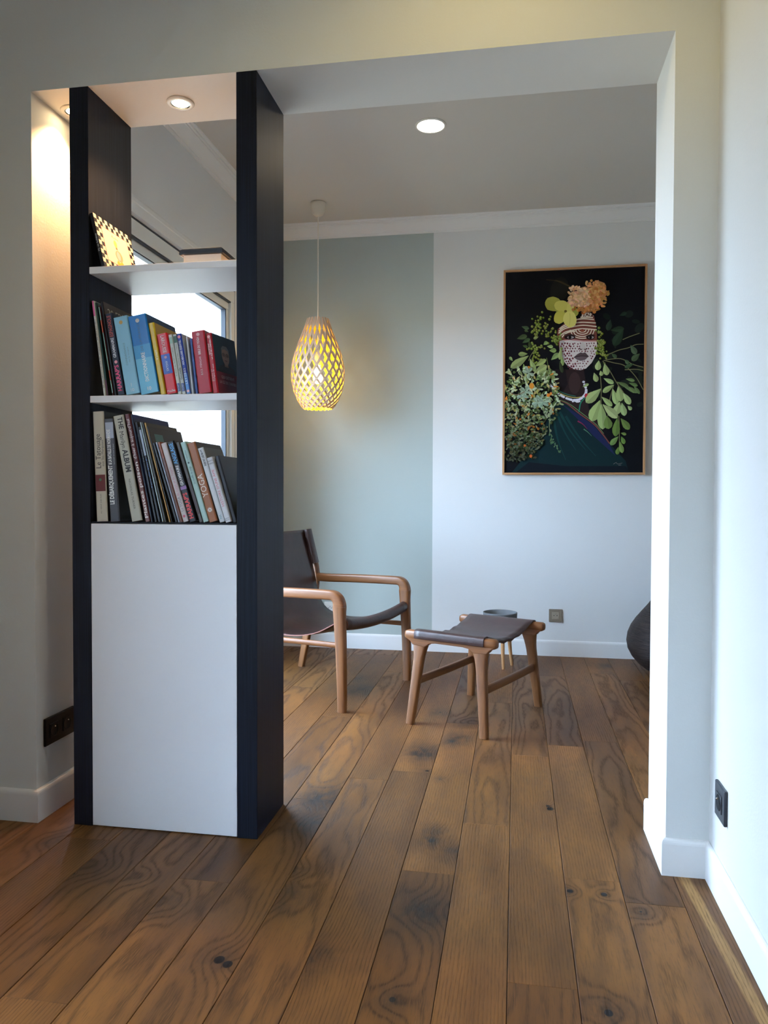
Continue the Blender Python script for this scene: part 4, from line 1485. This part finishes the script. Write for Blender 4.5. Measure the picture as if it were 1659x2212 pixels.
stroke([(640, 1402), (720, 1440), (830, 1530), (980, 1640), (1060, 1730), (1140, 1835)], 12, (120, 66, 62))
stroke([(650, 1400), (740, 1440), (850, 1522), (1000, 1640), (1080, 1735)], 5, (110, 150, 90))
stroke([(820, 1610), (870, 1640), (915, 1690)], 14, (124, 40, 76), True); stroke([(880, 1690), (920, 1720), (960, 1760)], 10, (80, 130, 100), True)
# head: ochre base, white lower face
FACE = [(872, 528), (930, 520), (985, 560), (1005, 650), (1015, 760), (1017, 880), (1000, 960), (960, 1030), (905, 1085), (850, 1102), (780, 1092), (710, 1048), (665, 990), (640, 900), (628, 820), (615, 740), (625, 690), (680, 640), (770, 600), (850, 580)]
shape(FACE, (118, 62, 52))
shape([(640, 812), (700, 800), (830, 812), (880, 818), (1012, 818), (1017, 880), (1000, 960), (960, 1030), (905, 1085), (850, 1102), (780, 1092), (710, 1048), (665, 990), (640, 900)], (214, 204, 200))
shape([(640, 812), (690, 810), (690, 1020), (665, 990), (640, 900)], (176, 166, 166))
shape([(868, 530), (950, 530), (985, 565), (860, 570)], (214, 200, 182))
for _ in range(20):
    blob(rg.uniform(872, 975), rg.uniform(533, 566), 6, 6, (96, 52, 46))
for yy in range(838, 1090, 25):
    for xx in range(650, 1010, 27):
        x, y = xx + rg.uniform(-7, 7) + (13 if (yy // 25) % 2 else 0), yy + rg.uniform(-6, 6)
        lo_ = 640 + max(0, (y - 900)) * .42; hi_ = 1012 - max(0, (y - 930)) * .75
        if lo_ + 8 < x < hi_ - 8 and not (775 < x < 940 and 920 < y < 1012):
            rr = rg.uniform(6.5, 10.5) if x < 800 else rg.uniform(5, 8)
            blob(x, y, rr, rr * 1.1, jit((112, 52, 62), 10), n=9)
WS = (226, 212, 190)
for pts in ([(640, 690), (690, 655), (760, 640), (860, 625), (1003, 632)], [(800, 600), (880, 590), (985, 598)], [(630, 735), (690, 690), (780, 668), (880, 655), (1010, 668)],
            [(650, 755), (700, 722), (780, 702), (870, 690), (1012, 700)], [(632, 715), (690, 672), (770, 655), (800, 650)], [(850, 575), (920, 575), (975, 578)], [(664, 775), (690, 745), (740, 722), (800, 715)]):
    stroke(pts, 11, WS)
for rx, ry in ((38, 28), (66, 52), (95, 78), (122, 100)):
    stroke([(868 - rx, 700), (868 - rx * .72, 700 + ry * .62), (868, 700 + ry * .86), (868 + rx * .72, 700 + ry * .62), (868 + rx, 700)], 9, WS)
blob(868, 708, 22, 16, (140, 70, 52))
stroke([(680, 806), (760, 800), (830, 806), (880, 812), (1010, 812)], 9, (206, 150, 150))
for ex, ew in ((742, 56), (948, 44)):
    blob(ex, 774, ew, 25, (36, 20, 22)); blob(ex + 8, 776, ew * .62, 13, (150, 138, 136)); blob(ex + 2, 775, 15, 15, (18, 12, 14))
stroke([(686, 750), (740, 742), (800, 764)], 8, (44, 26, 24)); stroke([(905, 766), (950, 748), (995, 756)], 8, (44, 26, 24))
blob(870, 866, 26, 40, (202, 192, 188)); stroke([(838, 880), (850, 898), (866, 892)], 8, (70, 40, 42)); stroke([(884, 892), (900, 898), (910, 882)], 8, (70, 40, 42))
shape([(782, 975), (815, 945), (850, 925), (872, 932), (895, 925), (932, 965), (895, 1000), (850, 1010), (815, 1000)], (84, 70, 74))
shape([(782, 975), (850, 965), (932, 965), (895, 1000), (850, 1010), (815, 1000)], (104, 90, 94))
stroke([(782, 975), (850, 962), (932, 965)], 6, (34, 24, 28))
# necklaces
stroke([(545, 1238), (600, 1300), (680, 1350), (780, 1375), (860, 1368), (960, 1322)], 9, (176, 164, 96))
stroke([(560, 1232), (640, 1310), (720, 1345), (800, 1362)], 7, (50, 110, 96))
for k in range(34):
    t_ = k / 33
    P_ = spline([(545, 1250, 0), (600, 1312, 0), (680, 1370, 0), (770, 1400, 0), (840, 1392, 0), (890, 1350, 0), (905, 1300, 0), (880, 1220, 0)], 6)
    q_ = P_[int(t_ * (len(P_) - 1))]
    blob(q_.x, q_.y, 14, 12, jit((222, 220, 232), 10), n=9)
for k in range(6):
    blob(772 + k * 13, 1412 + rg.uniform(-6, 6), 10, 10, (214, 212, 222), n=8)
blob(906, 1360, 18, 26, (178, 44, 56)); stroke([(895, 1375), (850, 1430), (832, 1520)], 12, (42, 120, 96))
# berries
for (x, y, sp, k) in ((440, 640, 75, 34), (400, 730, 55, 18), (540, 740, 60, 20), (600, 800, 55, 26), (400, 900, 60, 26), (400, 980, 45, 14), (1045, 880, 48, 40), (1060, 820, 30, 16), (1040, 720, 26, 10), (1080, 950, 40, 18)):
    for _ in range(k):
        cxp, cyp = x + rg.gauss(0, sp * .5), y + rg.gauss(0, sp * .6)
        r_ = rg.uniform(9, 14)
        blob(cxp, cyp, r_, r_, jit((104, 116, 44), 18), n=9)
        blob(cxp - 3, cyp - 4, r_ * .4, r_ * .35, (172, 180, 100), n=6)
# leaves on the left
GL = (150, 168, 104)
for (a, b_, c, d, w_) in ((330, 960, 150, 1080, 80), (320, 940, 228, 945, 48), (345, 990, 395, 1120, 55), (388, 1135, 512, 1055, 74), (398, 1205, 522, 1105, 66), (395, 1065, 505, 995, 52), (520, 1050, 592, 1222, 44), (556, 1000, 634, 935, 54), (538, 908, 608, 905, 48),
                          (480, 850, 520, 820, 40), (515, 865, 575, 870, 36), (335, 810, 352, 885, 36), (262, 668, 336, 690, 38), (216, 790, 316, 760, 52), (270, 830, 345, 790, 42), (272, 858, 322, 872, 30), (330, 720, 290, 705, 26), (430, 770, 380, 790, 30), (655, 880, 640, 1000, 40), (660, 960, 672, 1060, 36), (280, 1040, 300, 1150, 44), (170, 1010, 140, 970, 30)):
    dark = (216 <= a <= 340 and b_ < 870)
    leaf(a, b_, c, d, w_, jit((70, 88, 54) if dark else GL, 12))
stroke([(390, 900), (350, 960), (330, 1010)], 6, (120, 120, 80)); stroke([(510, 980), (530, 1080), (560, 1150)], 6, (96, 110, 64))
leaf(640, 1010, 668, 1130, 40, (54, 66, 44))
# leaves and stems on the right
for pts in ([(1080, 1005), (1180, 1030), (1290, 1060), (1400, 1170), (1475, 1300)], [(1100, 1000), (1250, 990), (1370, 1045), (1475, 1075)], [(1120, 950), (1230, 905), (1330, 880), (1400, 850), (1480, 845)], [(1270, 800), (1340, 770), (1440, 735)],
            [(1290, 1100), (1400, 1095), (1475, 1110)], [(1070, 1010), (1140, 1110), (1210, 1230), (1280, 1330)], [(1045, 1150), (1055, 1280), (1052, 1450)], [(1215, 1220), (1235, 1300), (1240, 1420)], [(1180, 1250), (1140, 1400), (1120, 1560)], [(1230, 1560), (1235, 1700), (1235, 1850)]):
    stroke(pts, 8, (112, 110, 76))
GR = (166, 184, 122)
for (a, b_, c, d, w_) in ((1150, 705, 1285, 690, 60), (1275, 700, 1180, 860, 90), (1150, 600, 1120, 710, 60), (1240, 560, 1310, 530, 40)):
    leaf(a, b_, c, d, w_, jit((44, 62, 46), 8))
for (a, b_, c, d, w_) in ((1350, 855, 1405, 945, 60), (1440, 940, 1360, 1010, 60), (1290, 1000, 1330, 1040, 40), (1380, 1040, 1290, 1080, 40), (1160, 940, 1210, 980, 40)):
    leaf(a, b_, c, d, w_, jit((74, 94, 66), 10))
for (a, b_, c, d, w_) in ((1210, 1220, 1330, 1270, 40), (1260, 1250, 1420, 1330, 44), (1330, 1230, 1420, 1260, 36), (1380, 1260, 1440, 1340, 36), (1300, 1190, 1390, 1210, 34), (1330, 1270, 1390, 1330, 34)):
    leaf(a, b_, c, d, w_, jit((104, 126, 76), 10))
for (a, b_, c, d, w_) in ((1170, 1290, 1212, 1450, 66), (1180, 1250, 1070, 1325, 56), (1225, 1265, 1252, 1415, 82), (1275, 1330, 1345, 1445, 66), (1320, 1460, 1358, 1500, 40), (1240, 1420, 1200, 1545, 80), (1260, 1430, 1290, 1560, 66),
                          (1052, 1290, 902, 1428, 96), (1042, 1405, 955, 1612, 116), (1055, 1440, 1070, 1695, 100), (1070, 1445, 1218, 1580, 86), (1060, 1370, 1165, 1462, 56), (1110, 1560, 1130, 1690, 90), (1250, 1585, 1336, 1695, 70), (1215, 1580, 1195, 1765, 78),
                          (1225, 1765, 1145, 1850, 56), (1255, 1765, 1285, 1840, 46), (1225, 1870, 1212, 1945, 44), (1240, 1815, 1265, 1930, 50), (1250, 1730, 1305, 1745, 30), (1032, 1008, 1018, 1105, 64), (1088, 1040, 1115, 1155, 68), (984, 1130, 1012, 1220, 56), (1048, 1110, 1062, 1160, 44), (1080, 1185, 1180, 1235, 48), (870, 1270, 930, 1240, 30)):
    low = b_ > 1550
    leaf(a, b_, c, d, w_, jit((110, 138, 70) if low else GR, 10))
# feathery mass at the lower left
for k in range(980):
    y = 1090 + (rg.random() ** .8) * 900
    wmax = 560 - abs(y - 1400) * .22 - max(0, y - 1500) * .25
    x = 100 + rg.random() * wmax * (.96 if y < 1700 else .9)
    fade = max(.42, 1.12 - max(0, y - 1350) / 900)
    base = rg.choice([(126, 140, 92), (108, 124, 74), (186, 192, 150), (160, 176, 136), (82, 98, 54), (168, 158, 96), (60, 74, 44)])
    if y < 1500 and rg.random() < .3:
        base = (176, 190, 150)
    if rg.random() < .055:
        base = (196, 120, 44)
    col = tuple(c * fade for c in jit(base, 16))
    a = rg.uniform(0, 6.28); ln = rg.uniform(22, 52) * (1.25 if y < 1500 else .9)
    leaf(x, y, x + math.cos(a) * ln, y + math.sin(a) * ln, rg.uniform(13, 27), col)
for (x, y) in ((330, 1130), (450, 1400), (270, 1360), (420, 1430), (480, 1420), (300, 1320)):
    for k in range(5):
        a = k * 1.26 + rg.random()
        leaf(x, y, x + 62 * math.cos(a), y + 62 * math.sin(a), 34, jit((156, 176, 150), 10))
blob(360, 1262, 24, 30, (214, 140, 50)); blob(525, 1355, 16, 18, (222, 128, 40)); blob(350, 1960, 14, 16, (188, 90, 40)); blob(290, 1855, 12, 12, (190, 96, 40))
for k in range(26):
    t_ = k / 25
    leaf(540 + 90 * t_, 1740 + 170 * t_ + rg.uniform(-18, 18), 540 + 90 * t_ + rg.uniform(-30, 30), 1760 + 170 * t_ + rg.uniform(-24, 24), 12, jit((92, 122, 88), 14))
stroke([(100, 1300), (200, 1350), (290, 1320)], 9, (126, 108, 84)); stroke([(550, 1500), (535, 1640), (540, 1730)], 6, (120, 130, 96))
# yellow flower
for (x, y, rx, ry, rot, col) in ((575, 450, 84, 72, .2, (156, 152, 64)), (640, 500, 70, 40, .5, (150, 150, 70)), (660, 470, 74, 56, .1, (196, 186, 92)), (640, 580, 56, 68, .5, (188, 180, 80)), (750, 480, 36, 86, .25, (206, 196, 104)), (800, 530, 30, 40, .1, (150, 150, 66)), (742, 600, 68, 82, -.2, (216, 206, 114))):
    blob(x, y, rx, ry, col, rot, 18, .05)
blob(700, 520, 14, 12, (110, 96, 40)); stroke([(742, 540), (744, 600), (738, 660)], 4, (186, 176, 88))
# peach blossom cluster
blob(905, 400, 150, 112, (176, 126, 84), .1, 22, .12); blob(1030, 315, 78, 92, (182, 128, 82), .2, 18, .14); blob(905, 480, 80, 56, (166, 108, 62), 0, 16, .12)
for k in range(520):
    if rg.random() < .68:
        x, y = 890 + rg.gauss(0, 78), 400 + rg.gauss(0, 66)
    else:
        x, y = 1030 + rg.gauss(0, 48), 310 + rg.gauss(0, 58)
    if ((x - 920) / 205) ** 2 + ((y - 380) / 170) ** 2 > 1.05:
        continue
    base = (214, 168, 128) if x < 930 else (198, 136, 80)
    if y > 470:
        base = (188, 122, 66)
    blob(x, y, rg.uniform(13, 26), rg.uniform(8, 15), jit(base, 26), rg.uniform(0, 3.1), 8, .2)
blob(985, 525, 18, 20, (190, 120, 60))
# signature
stroke([(1172, 2042), (1200, 2026), (1215, 2040), (1262, 2030)], 4, (110, 108, 104)); stroke([(1222, 2052), (1250, 2050)], 4, (120, 118, 114))
me = bpy.data.meshes.new('print')
me.from_pydata(AV, [], AF)
ca = me.color_attributes.new('print_colour', 'FLOAT_COLOR', 'CORNER')
buf = []
for fc, c in zip(AF, AC):
    buf += list(c) * len(fc)
ca.data.foreach_set('color', buf)
mt, nt, p = new_mat('printed_photograph')
at = ND(nt, 'ShaderNodeVertexColor', layer_name='print_colour')
nt.links.new(at.outputs['Color'], p.inputs['Base Color'])
p.inputs['Roughness'].default_value = .6
p.inputs['Specular IOR Level'].default_value = .12
me.materials.append(mt)
link('print', me, pf)
